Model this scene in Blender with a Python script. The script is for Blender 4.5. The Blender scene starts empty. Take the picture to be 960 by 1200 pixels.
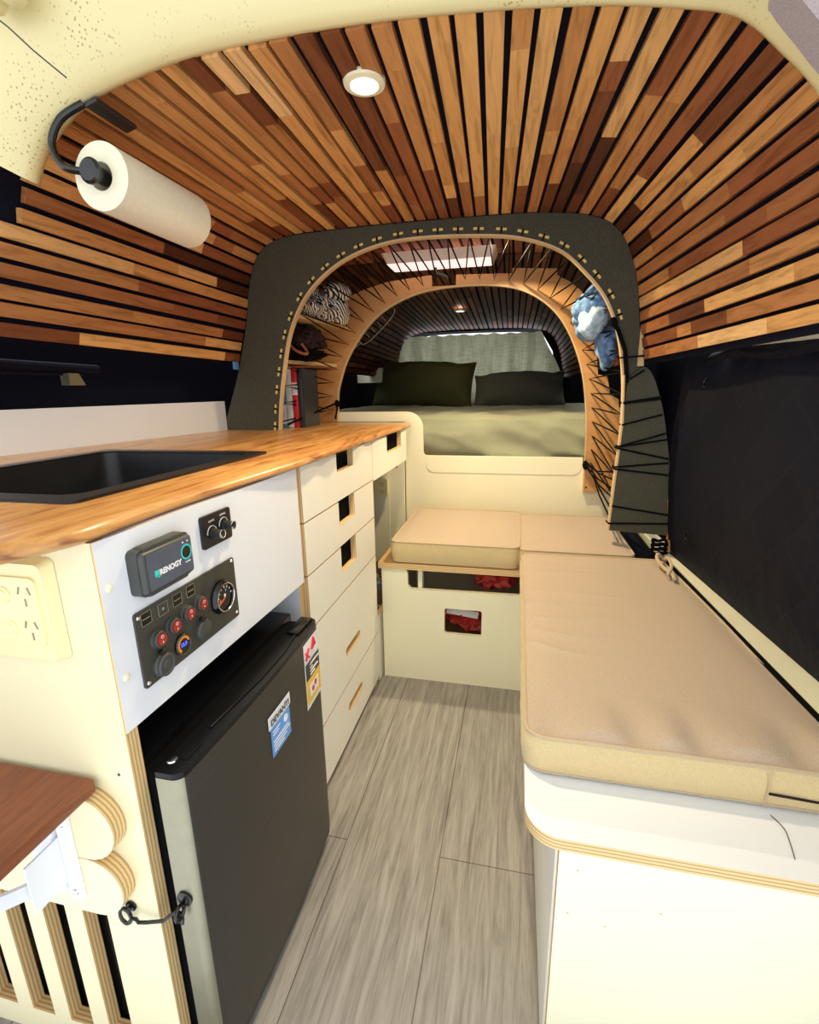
import bpy, bmesh, math, random
from mathutils import Vector, Matrix, noise
random.seed(7)
S = bpy.context.scene
COL = S.collection
PI = math.pi
ORG = {}

# ------------------------------------------------------------------ materials
def new_mat(name):
    m = bpy.data.materials.new(name); m.use_nodes = True
    nt = m.node_tree; b = nt.nodes['Principled BSDF']
    return m, nt, b
def N(nt, t, **kw):
    n = nt.nodes.new(t)
    for k, v in kw.items(): setattr(n, k, v)
    return n
def coords(nt, scale=(1, 1, 1), rot=(0, 0, 0)):
    tc = N(nt, 'ShaderNodeTexCoord'); mp = N(nt, 'ShaderNodeMapping')
    mp.inputs['Scale'].default_value = scale; mp.inputs['Rotation'].default_value = rot
    nt.links.new(tc.outputs['Object'], mp.inputs[0]); return mp.outputs[0]
def ramp(nt, fac, stops):
    r = N(nt, 'ShaderNodeValToRGB'); e = r.color_ramp.elements
    e[0].position, e[0].color = stops[0][0], (*stops[0][1], 1)
    e[1].position, e[1].color = stops[-1][0], (*stops[-1][1], 1)
    for p, c in stops[1:-1]:
        x = e.new(p); x.color = (*c, 1)
    nt.links.new(fac, r.inputs[0]); return r.outputs[0]
def noise_tex(nt, vec, scale=5, detail=4, rough=.5, dist=0):
    n = N(nt, 'ShaderNodeTexNoise'); n.inputs['Scale'].default_value = scale
    n.inputs['Detail'].default_value = detail; n.inputs['Roughness'].default_value = rough
    n.inputs['Distortion'].default_value = dist
    if vec is not None: nt.links.new(vec, n.inputs['Vector'])
    return n.outputs['Fac']
def bump(nt, b, h, strength=.2, dist=.002):
    n = N(nt, 'ShaderNodeBump'); n.inputs['Strength'].default_value = strength; n.inputs['Distance'].default_value = dist
    nt.links.new(h, n.inputs['Height']); nt.links.new(n.outputs[0], b.inputs['Normal'])
def mixc(nt, fac, a, c, mode='MIX'):
    m = N(nt, 'ShaderNodeMix', data_type='RGBA', blend_type=mode)
    if isinstance(fac, (int, float)): m.inputs[0].default_value = fac
    else: nt.links.new(fac, m.inputs[0])
    for s, v in ((6, a), (7, c)):
        if isinstance(v, tuple): m.inputs[s].default_value = (*v, 1)
        else: nt.links.new(v, m.inputs[s])
    return m.outputs[2]
def plain(name, col, rough=.5, metal=0, var=.06, scale=30, bmp=0, spec=.5, coat=0):
    m, nt, b = new_mat(name)
    f = noise_tex(nt, coords(nt), scale, 3)
    lo = tuple(c * (1 - var) for c in col); hi = tuple(min(1, c * (1 + var)) for c in col)
    nt.links.new(ramp(nt, f, [(.3, lo), (.7, hi)]), b.inputs['Base Color'])
    b.inputs['Roughness'].default_value = rough; b.inputs['Metallic'].default_value = metal
    b.inputs['Specular IOR Level'].default_value = spec; b.inputs['Coat Weight'].default_value = coat
    if bmp: bump(nt, b, f, bmp, .001)
    return m
def emit(name, col, st):
    m, nt, b = new_mat(name)
    b.inputs['Base Color'].default_value = (*col, 1)
    b.inputs['Emission Color'].default_value = (*col, 1); b.inputs['Emission Strength'].default_value = st
    return m
def fabric(name, col, scale=900, var=.25, rough=.9, bmp=.3, big=0.0):
    m, nt, b = new_mat(name)
    c = coords(nt)
    f = noise_tex(nt, c, scale, 2)
    lo = tuple(x * (1 - var) for x in col); hi = tuple(min(1, x * (1 + var)) for x in col)
    colr = ramp(nt, f, [(.35, lo), (.65, hi)])
    if big:
        g = noise_tex(nt, c, 6, 3)
        colr = mixc(nt, ramp(nt, g, [(.4, (0, 0, 0)), (.65, (big, big, big))]), colr, tuple(x * .7 for x in col))
    nt.links.new(colr, b.inputs['Base Color'])
    b.inputs['Roughness'].default_value = rough; b.inputs['Specular IOR Level'].default_value = .15
    b.inputs['Sheen Weight'].default_value = .15 if sum(col) > .3 else 0
    if sum(col) < .1: b.inputs['Specular IOR Level'].default_value = .06
    bump(nt, b, f, bmp, .0006)
    return m
def ply(name, axis):
    m, nt, b = new_mat(name)
    w = N(nt, 'ShaderNodeTexWave', bands_direction=axis); w.inputs['Scale'].default_value = 60
    w.inputs['Distortion'].default_value = .8; w.inputs['Detail'].default_value = 2; w.inputs['Detail Scale'].default_value = .6
    nt.links.new(coords(nt), w.inputs['Vector'])
    c = ramp(nt, w.outputs['Fac'], [(.05, (.46, .28, .11)), (.4, (.68, .47, .21)), (1, (.78, .57, .28))])
    nt.links.new(c, b.inputs['Base Color']); b.inputs['Roughness'].default_value = .55
    return m
def wood(name, stops, grain=(3, 40, 3), scale=2.5, rough=.4, coat=0, dist=1.2, wscale=None):
    m, nt, b = new_mat(name)
    v = coords(nt, grain)
    f = noise_tex(nt, v, scale, 6, .6, dist)
    f2 = noise_tex(nt, v, scale * 9, 3, .5)
    mx = N(nt, 'ShaderNodeMath', operation='MULTIPLY_ADD'); mx.inputs[1].default_value = .22
    nt.links.new(f2, mx.inputs[0]); nt.links.new(f, mx.inputs[2])
    nt.links.new(ramp(nt, mx.outputs[0], stops), b.inputs['Base Color'])
    b.inputs['Roughness'].default_value = rough; b.inputs['Coat Weight'].default_value = coat
    b.inputs['Coat Roughness'].default_value = .2
    bump(nt, b, f2, .08, .001)
    return m

M = {}
M['white'] = plain('white_laminate', (.83, .85, .90), .4, var=.01, scale=3)
M['white2'] = plain('warm_white_laminate', (.88, .86, .78), .42, var=.012, scale=3)
M['cream'] = plain('cream_laminate', (.84, .77, .50), .42, var=.012, scale=3)
M['cream2'] = plain('pale_cream_laminate', (.86, .82, .60), .45, var=.015, scale=4)
M['plastic_cream'] = plain('cream_plastic', (.88, .79, .44), .3, var=.01)
M['px'], M['py'], M['pz'] = ply('plywood_layers_across', 'X'), ply('plywood_layers_deep', 'Y'), ply('plywood_layers_stacked', 'Z')
M['black'] = plain('black_plastic', (.012, .012, .013), .35, var=.1)
M['gloss_black'] = plain('glossy_black', (.006, .006, .007), .12, var=.1)
M['fridge_black'] = plain('fridge_black', (.006, .006, .007), .25, var=.1, spec=.2)
M['matte_black'] = plain('matte_black', (.004, .004, .005), .9, var=.2, spec=.05)
M['grey_plastic'] = plain('charcoal_plastic', (.05, .052, .048), .45, var=.08)
M['anod'] = plain('grey_metal_plate', (.075, .073, .06), .45, .4, var=.06, scale=200)
M['chrome'] = plain('chrome', (.75, .75, .74), .18, 1, var=.03)
M['darkmetal'] = plain('black_metal', (.05, .05, .05), .25, .9, var=.1)
M['sinkblack'] = plain('black_sink', (.013, .013, .015), .35, .2, var=.15, spec=.5)
M['cord'] = fabric('black_cord', (.006, .006, .007), 700, .2)
M['felt'] = fabric('navy_felt', (.008, .0085, .017), 500, .3, bmp=.2)
M['navy'] = fabric('dark_navy_cover', (.007, .0075, .015), 300, .3, .55, .2)
M['archfelt'] = fabric('dark_olive_carpet', (.075, .073, .052), 420, .22, .95, .5)
M['cushion'] = fabric('beige_cushion_fabric', (.47, .365, .275), 700, .1, .9, .25)
M['piping'] = fabric('beige_piping', (.5, .39, .25), 700, .1)
M['cushside'] = fabric('straw_cushion_side', (.62, .48, .25), 700, .09, .9, .25)
M['olive'] = fabric('olive_bed_sheet', (.30, .305, .205), 500, .12, .85, .25)
M['pillow'] = fabric('dark_olive_pillow', (.085, .083, .035), 420, .2, .9, .3)
M['pillow2'] = fabric('grey_green_pillow', (.13, .13, .095), 420, .15, .9, .3)
def mat_linen():
    m, nt, b = new_mat('grey_green_linen')
    f1 = noise_tex(nt, coords(nt, (140, 140, 5)), 1.5, 4, .6); f2 = noise_tex(nt, coords(nt, (8, 8, 150)), 1.5, 3, .6); f3 = noise_tex(nt, coords(nt, (9, 9, 3)), 2, 4, .6)
    a = N(nt, 'ShaderNodeMath', operation='ADD'); nt.links.new(f1, a.inputs[0]); nt.links.new(f2, a.inputs[1])
    c = N(nt, 'ShaderNodeMath', operation='MULTIPLY_ADD'); c.inputs[1].default_value = .8; nt.links.new(f3, c.inputs[0]); nt.links.new(a.outputs[0], c.inputs[2])
    nt.links.new(ramp(nt, c.outputs[0], [(.0, (.1, .1, .06)), (.62, (.24, .235, .15)), (.78, (.40, .39, .26)), (1, (.55, .54, .38))]), b.inputs['Base Color'])
    for n in nt.nodes:
        if n.type == 'VALTORGB':
            e = n.color_ramp.elements; e[1].position = .55; e[2].position = .7
    d = N(nt, 'ShaderNodeMath', operation='MULTIPLY'); d.inputs[1].default_value = .5; nt.links.new(c.outputs[0], d.inputs[0])
    for n in nt.nodes:
        if n.type == 'VALTORGB': nt.links.new(d.outputs[0], n.inputs[0])
    b.inputs['Roughness'].default_value = .95; b.inputs['Specular IOR Level'].default_value = .1
    bump(nt, b, c.outputs[0], .3, .002)
    return m
M['curtain'] = mat_linen()
_nt = M['curtain'].node_tree; _tr = _nt.nodes.new('ShaderNodeBsdfTranslucent'); _mx = _nt.nodes.new('ShaderNodeMixShader'); _mx.inputs[0].default_value = .55
_b = _nt.nodes['Principled BSDF']; _o = [n for n in _nt.nodes if n.type == 'OUTPUT_MATERIAL'][0]
_nt.links.new(_b.inputs['Base Color'].links[0].from_socket, _tr.inputs['Color'])
_nt.links.new(_b.outputs[0], _mx.inputs[1]); _nt.links.new(_tr.outputs[0], _mx.inputs[2]); _nt.links.new(_mx.outputs[0], _o.inputs['Surface'])
M['red'] = plain('red_fabric', (.42, .03, .02), .5, var=.2, scale=12)
M['white_fab'] = fabric('white_fabric', (.7, .69, .66), 400, .1)
M['blue_fab'] = fabric('blue_garment', (.15, .28, .5), 60, .4, big=.4)
M['lblue_fab'] = fabric('pale_blue_garment', (.42, .58, .72), 60, .25)
M['brown_fab'] = fabric('dark_brown_garment', (.035, .02, .02), 200, .3)
M['grey_fab'] = fabric('grey_garment', (.22, .22, .24), 60, .4)
M['bodycream'] = None
M['pinkgrey'] = fabric('mauve_grey_lining', (.36, .29, .29), 500, .1)
M['paper'] = plain('paper_towel', (.86, .81, .62), .95, var=.03, scale=120, bmp=.4)
M['led'] = emit('led_lens', (1, .93, .75), 9)
M['ledframe'] = plain('led_frame', (.9, .84, .58), .4)
M['teal'] = emit('teal_ring', (.03, .45, .42), .35)
M['logo_teal'] = plain('teal_print', (.05, .6, .55), .5)
M['print_white'] = plain('white_print', (.85, .85, .85), .5)
M['slate'] = plain('slate_face', (.085, .1, .135), .4)
M['redrock'] = plain('red_rocker', (.35, .012, .008), .2, coat=.5)
M['blueled'] = emit('blue_digits', (.05, .08, 1), 2.2)
M['orange'] = plain('orange_print', (.9, .3, .03), .5)
M['needle'] = plain('red_needle', (.9, .12, .03), .5)
M['stick_blue'] = plain('blue_sticker', (.12, .36, .8), .4)
M['stick_white'] = plain('white_sticker', (.85, .86, .88), .4)
M['stick_yellow'] = plain('yellow_sticker', (.9, .55, .03), .4)
M['stick_red'] = plain('red_print', (.7, .03, .04), .4)
M['stick_dark'] = plain('dark_print', (.03, .03, .035), .4)
M['brownwood'] = wood('red_brown_board', [(.3, (.10, .025, .010)), (.55, (.20, .052, .018)), (.85, (.27, .08, .03))], (30, 3, 30), 2.2, .45, .1)
M['worktop'] = wood('worktop_timber', [(.42, (.24, .08, .02)), (.54, (.44, .185, .052)), (.66, (.56, .275, .085)), (.85, (.66, .37, .14))], (11, 1.3, 11), 2.2, .33, .25, 2.4)
M['archply'] = wood('orange_plywood', [(.3, (.46, .2, .055)), (.6, (.6, .29, .09)), (.9, (.66, .35, .12))], (3, 3, 12), 1.4, .45, .1)
M['plylight'] = wood('light_plywood', [(.3, (.6, .4, .19)), (.9, (.75, .55, .3))], (5, 5, 5), 2, .5)
M['slotwood'] = plain('yellow_slot_wood', (.8, .6, .16), .6)
M['framegrey'] = plain('grey_print', (.33, .32, .27), .5)
M['hatchframe'] = plain('pale_pink_plastic', (.9, .76, .72), .5)
M['slotgrey'] = plain('socket_slot', (.3, .26, .16), .6)
M['fridge'] = None

def mat_slats():
    m, nt, b = new_mat('mixed_timber_slats')
    at = N(nt, 'ShaderNodeAttribute'); at.attribute_name = 'tone'
    sp = N(nt, 'ShaderNodeSeparateColor'); nt.links.new(at.outputs['Color'], sp.inputs[0])
    base = ramp(nt, sp.outputs[0], [(0, (.06, .02, .01)), (.14, (.15, .05, .02)), (.32, (.33, .115, .045)), (.5, (.5, .22, .078)),
                                     (.7, (.68, .34, .115)), (.86, (.8, .45, .16)), (1, (.86, .55, .25))])
    v = N(nt, 'ShaderNodeVectorMath', operation='ADD')
    nt.links.new(coords(nt, (28, 2.2, 28)), v.inputs[0])
    sc = N(nt, 'ShaderNodeVectorMath', operation='SCALE'); sc.inputs['Scale'].default_value = 40
    nt.links.new(at.outputs['Color'], sc.inputs[0]); nt.links.new(sc.outputs[0], v.inputs[1])
    f = noise_tex(nt, v.outputs[0], 2.4, 6, .6, 1.0)
    g = ramp(nt, f, [(.28, (.55, .48, .42)), (.5, (.95, .92, .9)), (.75, (1.15, 1.12, 1.05))])
    nt.links.new(mixc(nt, 1.0, base, g, 'MULTIPLY'), b.inputs['Base Color'])
    b.inputs['Roughness'].default_value = .55; b.inputs['Specular IOR Level'].default_value = .14
    return m
M['slat'] = mat_slats()

def mat_floor():
    m, nt, b = new_mat('grey_oak_planks')
    tc = N(nt, 'ShaderNodeTexCoord')
    mp = N(nt, 'ShaderNodeMapping'); mp.inputs['Rotation'].default_value = (0, 0, PI / 2); mp.inputs['Location'].default_value = (.35, .13, 0)
    nt.links.new(tc.outputs['Object'], mp.inputs[0])
    br = N(nt, 'ShaderNodeTexBrick'); br.offset = .37
    br.inputs['Scale'].default_value = 1; br.inputs['Brick Width'].default_value = 1.3; br.inputs['Row Height'].default_value = .215
    br.inputs['Mortar Size'].default_value = .0014; br.inputs['Mortar Smooth'].default_value = .3
    br.inputs['Color1'].default_value = (.85, .85, .85, 1); br.inputs['Color2'].default_value = (1, 1, 1, 1); br.inputs['Mortar'].default_value = (.3, .28, .26, 1)
    nt.links.new(mp.outputs[0], br.inputs['Vector'])
    v = coords(nt, (26, 1.6, 1)); f = noise_tex(nt, v, 2.2, 8, .65, 1.1)
    f2 = noise_tex(nt, coords(nt, (120, 5, 1)), 3, 4, .6, .3)
    mx = N(nt, 'ShaderNodeMath', operation='MULTIPLY_ADD'); mx.inputs[1].default_value = .4
    nt.links.new(f2, mx.inputs[0]); nt.links.new(f, mx.inputs[2])
    c = ramp(nt, mx.outputs[0], [(.45, (.125, .115, .108)), (.62, (.235, .22, .21)), (.85, (.37, .35, .335))])
    nt.links.new(mixc(nt, 1.0, c, br.outputs['Color'], 'MULTIPLY'), b.inputs['Base Color'])
    b.inputs['Roughness'].default_value = .45
    bump(nt, b, mx.outputs[0], .15, .001)
    return m
M['floor'] = mat_floor()

def mat_body():
    m, nt, b = new_mat('cream_van_body')
    c = coords(nt)
    v = N(nt, 'ShaderNodeTexVoronoi'); v.inputs['Scale'].default_value = 160; v.inputs['Randomness'].default_value = 1
    mp = coords(nt, (1, 1, 1.0)); nt.links.new(mp, v.inputs['Vector'])
    dots = ramp(nt, v.outputs['Distance'], [(.0, (1, 1, 1)), (.22, (1, 1, 1)), (.27, (0, 0, 0))])
    msk = ramp(nt, noise_tex(nt, c, 7, 3), [(.54, (0, 0, 0)), (.66, (1, 1, 1))])
    fac = mixc(nt, 1.0, dots, msk, 'MULTIPLY')
    nt.links.new(mixc(nt, fac, (.77, .67, .35), (.42, .34, .16)), b.inputs['Base Color'])
    b.inputs['Roughness'].default_value = .35
    return m
M['bodycream'] = mat_body()
M['bodyplain'] = plain('cream_paint', (.8, .77, .58), .4, var=.03, scale=8)

def mat_fridge():
    m, nt, b = new_mat('dark_brushed_steel')
    f = noise_tex(nt, coords(nt, (3, 3, 300)), 3, 3)
    nt.links.new(ramp(nt, f, [(.3, (.05, .046, .042)), (.7, (.075, .069, .062))]), b.inputs['Base Color'])
    b.inputs['Metallic'].default_value = .55; b.inputs['Roughness'].default_value = .36
    bump(nt, b, f, .03, .0005)
    return m
M['fridge'] = mat_fridge()
M['steelside'] = plain('brushed_steel_edge', (.33, .31, .22), .42, .85, var=.05)

def mat_stripes(name, scale, a, c, dist=1.5):
    m, nt, b = new_mat(name)
    w = N(nt, 'ShaderNodeTexWave', bands_direction='DIAGONAL'); w.inputs['Scale'].default_value = scale
    w.inputs['Distortion'].default_value = dist; w.inputs['Detail'].default_value = 1
    nt.links.new(coords(nt), w.inputs['Vector'])
    nt.links.new(ramp(nt, w.outputs['Fac'], [(.44, a), (.56, c)]), b.inputs['Base Color'])
    b.inputs['Roughness'].default_value = .9
    return m
M['stripe'] = mat_stripes('black_white_stripes', 42, (.02, .018, .018), (.75, .7, .62))
M['stripe2'] = mat_stripes('narrow_stripes', 30, (.03, .03, .03), (.8, .75, .66), .4)

def mat_blind():
    m, nt, b = new_mat('quilted_blind')
    tc = N(nt, 'ShaderNodeTexCoord'); sp = N(nt, 'ShaderNodeSeparateXYZ'); cb = N(nt, 'ShaderNodeCombineXYZ')
    nt.links.new(tc.outputs['Object'], sp.inputs[0]); nt.links.new(sp.outputs[1], cb.inputs[0]); nt.links.new(sp.outputs[2], cb.inputs[1])
    mp = N(nt, 'ShaderNodeMapping'); mp.inputs['Rotation'].default_value = (0, 0, .8); nt.links.new(cb.outputs[0], mp.inputs[0])
    br = N(nt, 'ShaderNodeTexBrick'); br.offset = .5; nt.links.new(mp.outputs[0], br.inputs['Vector'])
    br.inputs['Scale'].default_value = 1; br.inputs['Brick Width'].default_value = .16; br.inputs['Row Height'].default_value = .11
    br.inputs['Mortar Size'].default_value = .0012; br.inputs['Mortar Smooth'].default_value = .8
    br.inputs['Color1'].default_value = (.0048, .0055, .012, 1); br.inputs['Color2'].default_value = (.0062, .007, .0145, 1); br.inputs['Mortar'].default_value = (.014, .015, .022, 1)
    nt.links.new(br.outputs['Color'], b.inputs['Base Color'])
    b.inputs['Roughness'].default_value = .6; b.inputs['Specular IOR Level'].default_value = .12
    f = noise_tex(nt, mp.outputs[0], 9, 3, .5, .4); bump(nt, b, f, .5, .012)
    return m
M['blind'] = mat_blind()

# ------------------------------------------------------------------ mesh helpers
class MB:
    def __init__(s): s.bm = bmesh.new()
    def add(s, verts, faces, mi=0):
        vs = [s.bm.verts.new(v) for v in verts]
        for f in faces:
            try:
                fc = s.bm.faces.new([vs[i] for i in f]); fc.material_index = mi
            except ValueError: pass
        return vs
    def merge(s, o, mi=None):
        o.verts.index_update(); o.verts.ensure_lookup_table()
        vs = [s.bm.verts.new(v.co) for v in o.verts]
        for f in o.faces:
            try:
                fc = s.bm.faces.new([vs[v.index] for v in f.verts]); fc.material_index = f.material_index if mi is None else mi
            except ValueError: pass
        o.free()
    def box(s, x0, x1, y0, y1, z0, z1, mi=0, bev=0, seg=2):
        b = bmesh.new()
        vs = [b.verts.new((x, y, z)) for x in (x0, x1) for y in (y0, y1) for z in (z0, z1)]
        for f in ((0, 1, 3, 2), (4, 6, 7, 5), (0, 4, 5, 1), (2, 3, 7, 6), (0, 2, 6, 4), (1, 5, 7, 3)): b.faces.new([vs[i] for i in f])
        if bev: bmesh.ops.bevel(b, geom=b.edges[:], offset=bev, segments=seg, profile=.5, affect='EDGES')
        s.merge(b, mi); return s
    def obox(s, c, ax, hx, ay, hy, hz, mi=0, bev=0):
        """oriented box: centre, half-sizes along ax, ay and their cross"""
        ax = Vector(ax).normalized(); ay = Vector(ay); ay = (ay - ax * ay.dot(ax)).normalized(); az = ax.cross(ay)
        b = bmesh.new(); c = Vector(c)
        vs = [b.verts.new(c + ax * hx * i + ay * hy * j + az * hz * k) for i in (-1, 1) for j in (-1, 1) for k in (-1, 1)]
        for f in ((0, 1, 3, 2), (4, 6, 7, 5), (0, 4, 5, 1), (2, 3, 7, 6), (0, 2, 6, 4), (1, 5, 7, 3)): b.faces.new([vs[i] for i in f])
        if bev: bmesh.ops.bevel(b, geom=b.edges[:], offset=bev, segments=2, profile=.5, affect='EDGES')
        s.merge(b, mi); return s
    def prism(s, loops, axis, a, b_, mi_face=0, mi_edge=None):
        """outer loop (and holes) in the plane across axis, extruded from a to b_"""
        if mi_edge is None: mi_edge = mi_face
        if not isinstance(loops[0][0], (tuple, list)): loops = [loops]
        def P(p, t):
            u, v = p
            return (t, u, v) if axis == 'x' else (u, t, v) if axis == 'y' else (u, v, t)
        for t in (a, b_):
            b = bmesh.new(); ed = []
            for lp in loops:
                vs = [b.verts.new(P(p, t)) for p in lp]
                ed += [b.edges.new((vs[i], vs[(i + 1) % len(vs)])) for i in range(len(vs))]
            bmesh.ops.triangle_fill(b, use_beauty=True, use_dissolve=False, edges=ed)
            s.merge(b, mi_face)
        for lp in loops:
            n = len(lp)
            for i in range(n):
                p, q = lp[i], lp[(i + 1) % n]
                s.add([P(p, a), P(q, a), P(q, b_), P(p, b_)], [(0, 1, 2, 3)], mi_edge)
        return s
    def tube(s, pts, r, n=8, cyc=False, mi=0):
        pts = [Vector(p) for p in pts]; m = len(pts); rings = []
        up = Vector((0, 0, 1)); prev = None
        for i, p in enumerate(pts):
            if cyc: t = pts[(i + 1) % m] - pts[i - 1]
            else: t = pts[min(i + 1, m - 1)] - pts[max(i - 1, 0)]
            if t.length < 1e-9: t = Vector((0, 1, 0))
            t.normalize()
            a = prev - t * prev.dot(t) if prev is not None else t.orthogonal()
            if a.length < 1e-5: a = t.orthogonal()
            a.normalize(); prev = a; b = t.cross(a)
            rr = r[i] if isinstance(r, (list, tuple)) else r
            rings.append([s.bm.verts.new(p + (a * math.cos(2 * PI * k / n) + b * math.sin(2 * PI * k / n)) * rr) for k in range(n)])
        for i in range(m if cyc else m - 1):
            A, B = rings[i], rings[(i + 1) % m]
            for k in range(n):
                f = s.bm.faces.new((A[k], A[(k + 1) % n], B[(k + 1) % n], B[k])); f.material_index = mi
        if not cyc:
            for rg in (rings[0], rings[-1]):
                f = s.bm.faces.new(rg); f.material_index = mi
        return s
    def lathe(s, prof, c, d=(0, 0, 1), n=32, mi=0):
        """profile of (radius, height along d)"""
        c = Vector(c); d = Vector(d).normalized(); a = d.orthogonal().normalized(); b = d.cross(a); rings = []
        for r, h in prof:
            if r < 1e-7: rings.append([s.bm.verts.new(c + d * h)])
            else: rings.append([s.bm.verts.new(c + d * h + (a * math.cos(2 * PI * k / n) + b * math.sin(2 * PI * k / n)) * r) for k in range(n)])
        for A, B in zip(rings, rings[1:]):
            for k in range(n):
                k2 = (k + 1) % n
                if len(A) == 1 and len(B) == 1: continue
                if len(A) == 1: f = s.bm.faces.new((A[0], B[k], B[k2]))
                elif len(B) == 1: f = s.bm.faces.new((A[k], A[k2], B[0]))
                else: f = s.bm.faces.new((A[k], A[k2], B[k2], B[k]))
                f.material_index = mi
        return s
    def grid(s, fn, nu, nv, mi=0, cu=False):
        vs = [[s.bm.verts.new(fn(i / nu, j / nv)) for j in range(nv + 1)] for i in range(nu if cu else nu + 1)]
        for i in range(nu):
            for j in range(nv):
                i2 = (i + 1) % nu if cu else i + 1
                f = s.bm.faces.new((vs[i][j], vs[i2][j], vs[i2][j + 1], vs[i][j + 1])); f.material_index = mi
        return s
    def blob(s, c, r, amp=.25, freq=6, sub=4, seed=0, mi=0, fold=0):
        b = bmesh.new(); bmesh.ops.create_icosphere(b, subdivisions=sub, radius=1)
        for v in b.verts:
            d = v.co.normalized(); q = Vector((d.x * r[0], d.y * r[1], d.z * r[2])) * freq * 6 + Vector((seed * 7.1, seed * 3.3, 0))
            k = 1 + amp * noise.noise(q * .5) + amp * .5 * noise.noise(q)
            if fold: k += fold * (abs(noise.noise(q * .9 + Vector((5, 5, 5)))) - .2)
            v.co = Vector(c) + Vector((d.x * r[0], d.y * r[1], d.z * r[2])) * k
        s.merge(b, mi); return s
    def text(s, txt, size, o, right, up, depth=.0004, bold=0, mi=0, align='LEFT'):
        cu = bpy.data.curves.new('t', 'FONT'); cu.body = txt; cu.size = size; cu.extrude = depth; cu.offset = bold; cu.align_x = align
        cu.resolution_u = 3
        ob = bpy.data.objects.new('t', cu); COL.objects.link(ob)
        dg = bpy.context.evaluated_depsgraph_get(); me = bpy.data.meshes.new_from_object(ob.evaluated_get(dg))
        b = bmesh.new(); b.from_mesh(me)
        R_ = Vector(right).normalized(); U = Vector(up).normalized(); W = R_.cross(U)
        for v in b.verts: v.co = Vector(o) + R_ * v.co.x + U * v.co.y + W * v.co.z
        s.merge(b, mi); bpy.data.objects.remove(ob); bpy.data.curves.remove(cu); bpy.data.meshes.remove(me)
        return s

def thing(name, label, cat, loc=(0, 0, 0), group=None):
    o = bpy.data.objects.new(name, None); COL.objects.link(o); o.location = loc; o.empty_display_size = .05
    o['label'] = label; o['category'] = cat
    if group: o['group'] = group
    ORG[o.name] = Vector(loc); return o
def put(name, mb, mats, parent=None, label=None, cat=None, group=None, kind=None, sharp=35, weld=True):
    bm = mb.bm
    if weld: bmesh.ops.remove_doubles(bm, verts=bm.verts[:], dist=2e-6)
    bmesh.ops.recalc_face_normals(bm, faces=bm.faces[:])
    if parent is not None: org = ORG[parent.name]
    else:
        xs = [v.co for v in bm.verts]
        org = Vector(((min(v.x for v in xs) + max(v.x for v in xs)) / 2, (min(v.y for v in xs) + max(v.y for v in xs)) / 2, min(v.z for v in xs)))
        if kind == 'structure': org = Vector((0, 0, 0))
    for v in bm.verts: v.co -= org
    for f in bm.faces: f.smooth = True
    for e in bm.edges:
        if len(e.link_faces) != 2 or e.calc_face_angle(0) > math.radians(sharp): e.smooth = False
    me = bpy.data.meshes.new(name); bm.to_mesh(me); bm.free()
    for m in (mats if isinstance(mats, (list, tuple)) else [mats]): me.materials.append(M[m] if isinstance(m, str) else m)
    o = bpy.data.objects.new(name, me); COL.objects.link(o)
    ORG[o.name] = org
    if parent is not None: o.parent = parent
    else: o.location = org
    if label: o['label'] = label
    if cat: o['category'] = cat
    if group: o['group'] = group
    if kind: o['kind'] = kind
    return o
def catmull(pts, n=8, closed=False):
    out = []; m = len(pts)
    for i in range(m if closed else m - 1):
        g = lambda k: Vector(pts[k % m]) if closed else Vector(pts[max(0, min(m - 1, k))])
        p0, p1, p2, p3 = g(i - 1), g(i), g(i + 1), g(i + 2)
        for j in range(n):
            t = j / n
            out.append(tuple(.5 * ((2 * p1) + (p2 - p0) * t + (2 * p0 - 5 * p1 + 4 * p2 - p3) * t * t + (3 * p1 - p0 - 3 * p2 + p3) * t ** 3)))
    if not closed: out.append(tuple(pts[-1]))
    return out
def resample(pts, n):
    pts = [Vector(p) for p in pts]; L = [0]
    for a, b in zip(pts, pts[1:]): L.append(L[-1] + (b - a).length)
    out = []; k = 0
    for i in range(n):
        d = L[-1] * i / (n - 1)
        while k < len(L) - 2 and L[k + 1] < d: k += 1
        t = (d - L[k]) / max(1e-9, L[k + 1] - L[k]); out.append(pts[k].lerp(pts[k + 1], min(1, max(0, t))))
    return out
def normals2(pts):
    out = []
    for i in range(len(pts)):
        t = (Vector(pts[min(i + 1, len(pts) - 1)]) - Vector(pts[max(0, i - 1)])).normalized()
        out.append(Vector((-t.y, t.x)))     # left of travel: outward when the outline runs left foot > top > right foot
    return out
def rrect(x0, x1, y0, y1, r, n=5):
    out = []
    for cx, cy, a in ((x1 - r, y1 - r, 0), (x0 + r, y1 - r, PI / 2), (x0 + r, y0 + r, PI), (x1 - r, y0 + r, 1.5 * PI)):
        out += [(cx + r * math.cos(a + PI / 2 * k / n), cy + r * math.sin(a + PI / 2 * k / n)) for k in range(n + 1)]
    return out
XC = -.4406      # plane of the kitchen fronts

# ------------------------------------------------------------------ camera
cd = bpy.data.cameras.new('camera'); cam = bpy.data.objects.new('camera', cd); COL.objects.link(cam)
R = ((.976589, .03855, -.21163), (.214565, -.244738, .94555), (-.015343, -.968823, -.24728))
cam.matrix_world = Matrix(((R[0][0], -R[0][1], -R[0][2], 0), (R[1][0], -R[1][1], -R[1][2], 0), (R[2][0], -R[2][1], -R[2][2], 1), (0, 0, 0, 1)))
cd.sensor_fit = 'HORIZONTAL'; cd.sensor_width = 36; cd.lens = 36 * 564.07 / 960; cd.clip_start = .02
S.camera = cam

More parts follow.
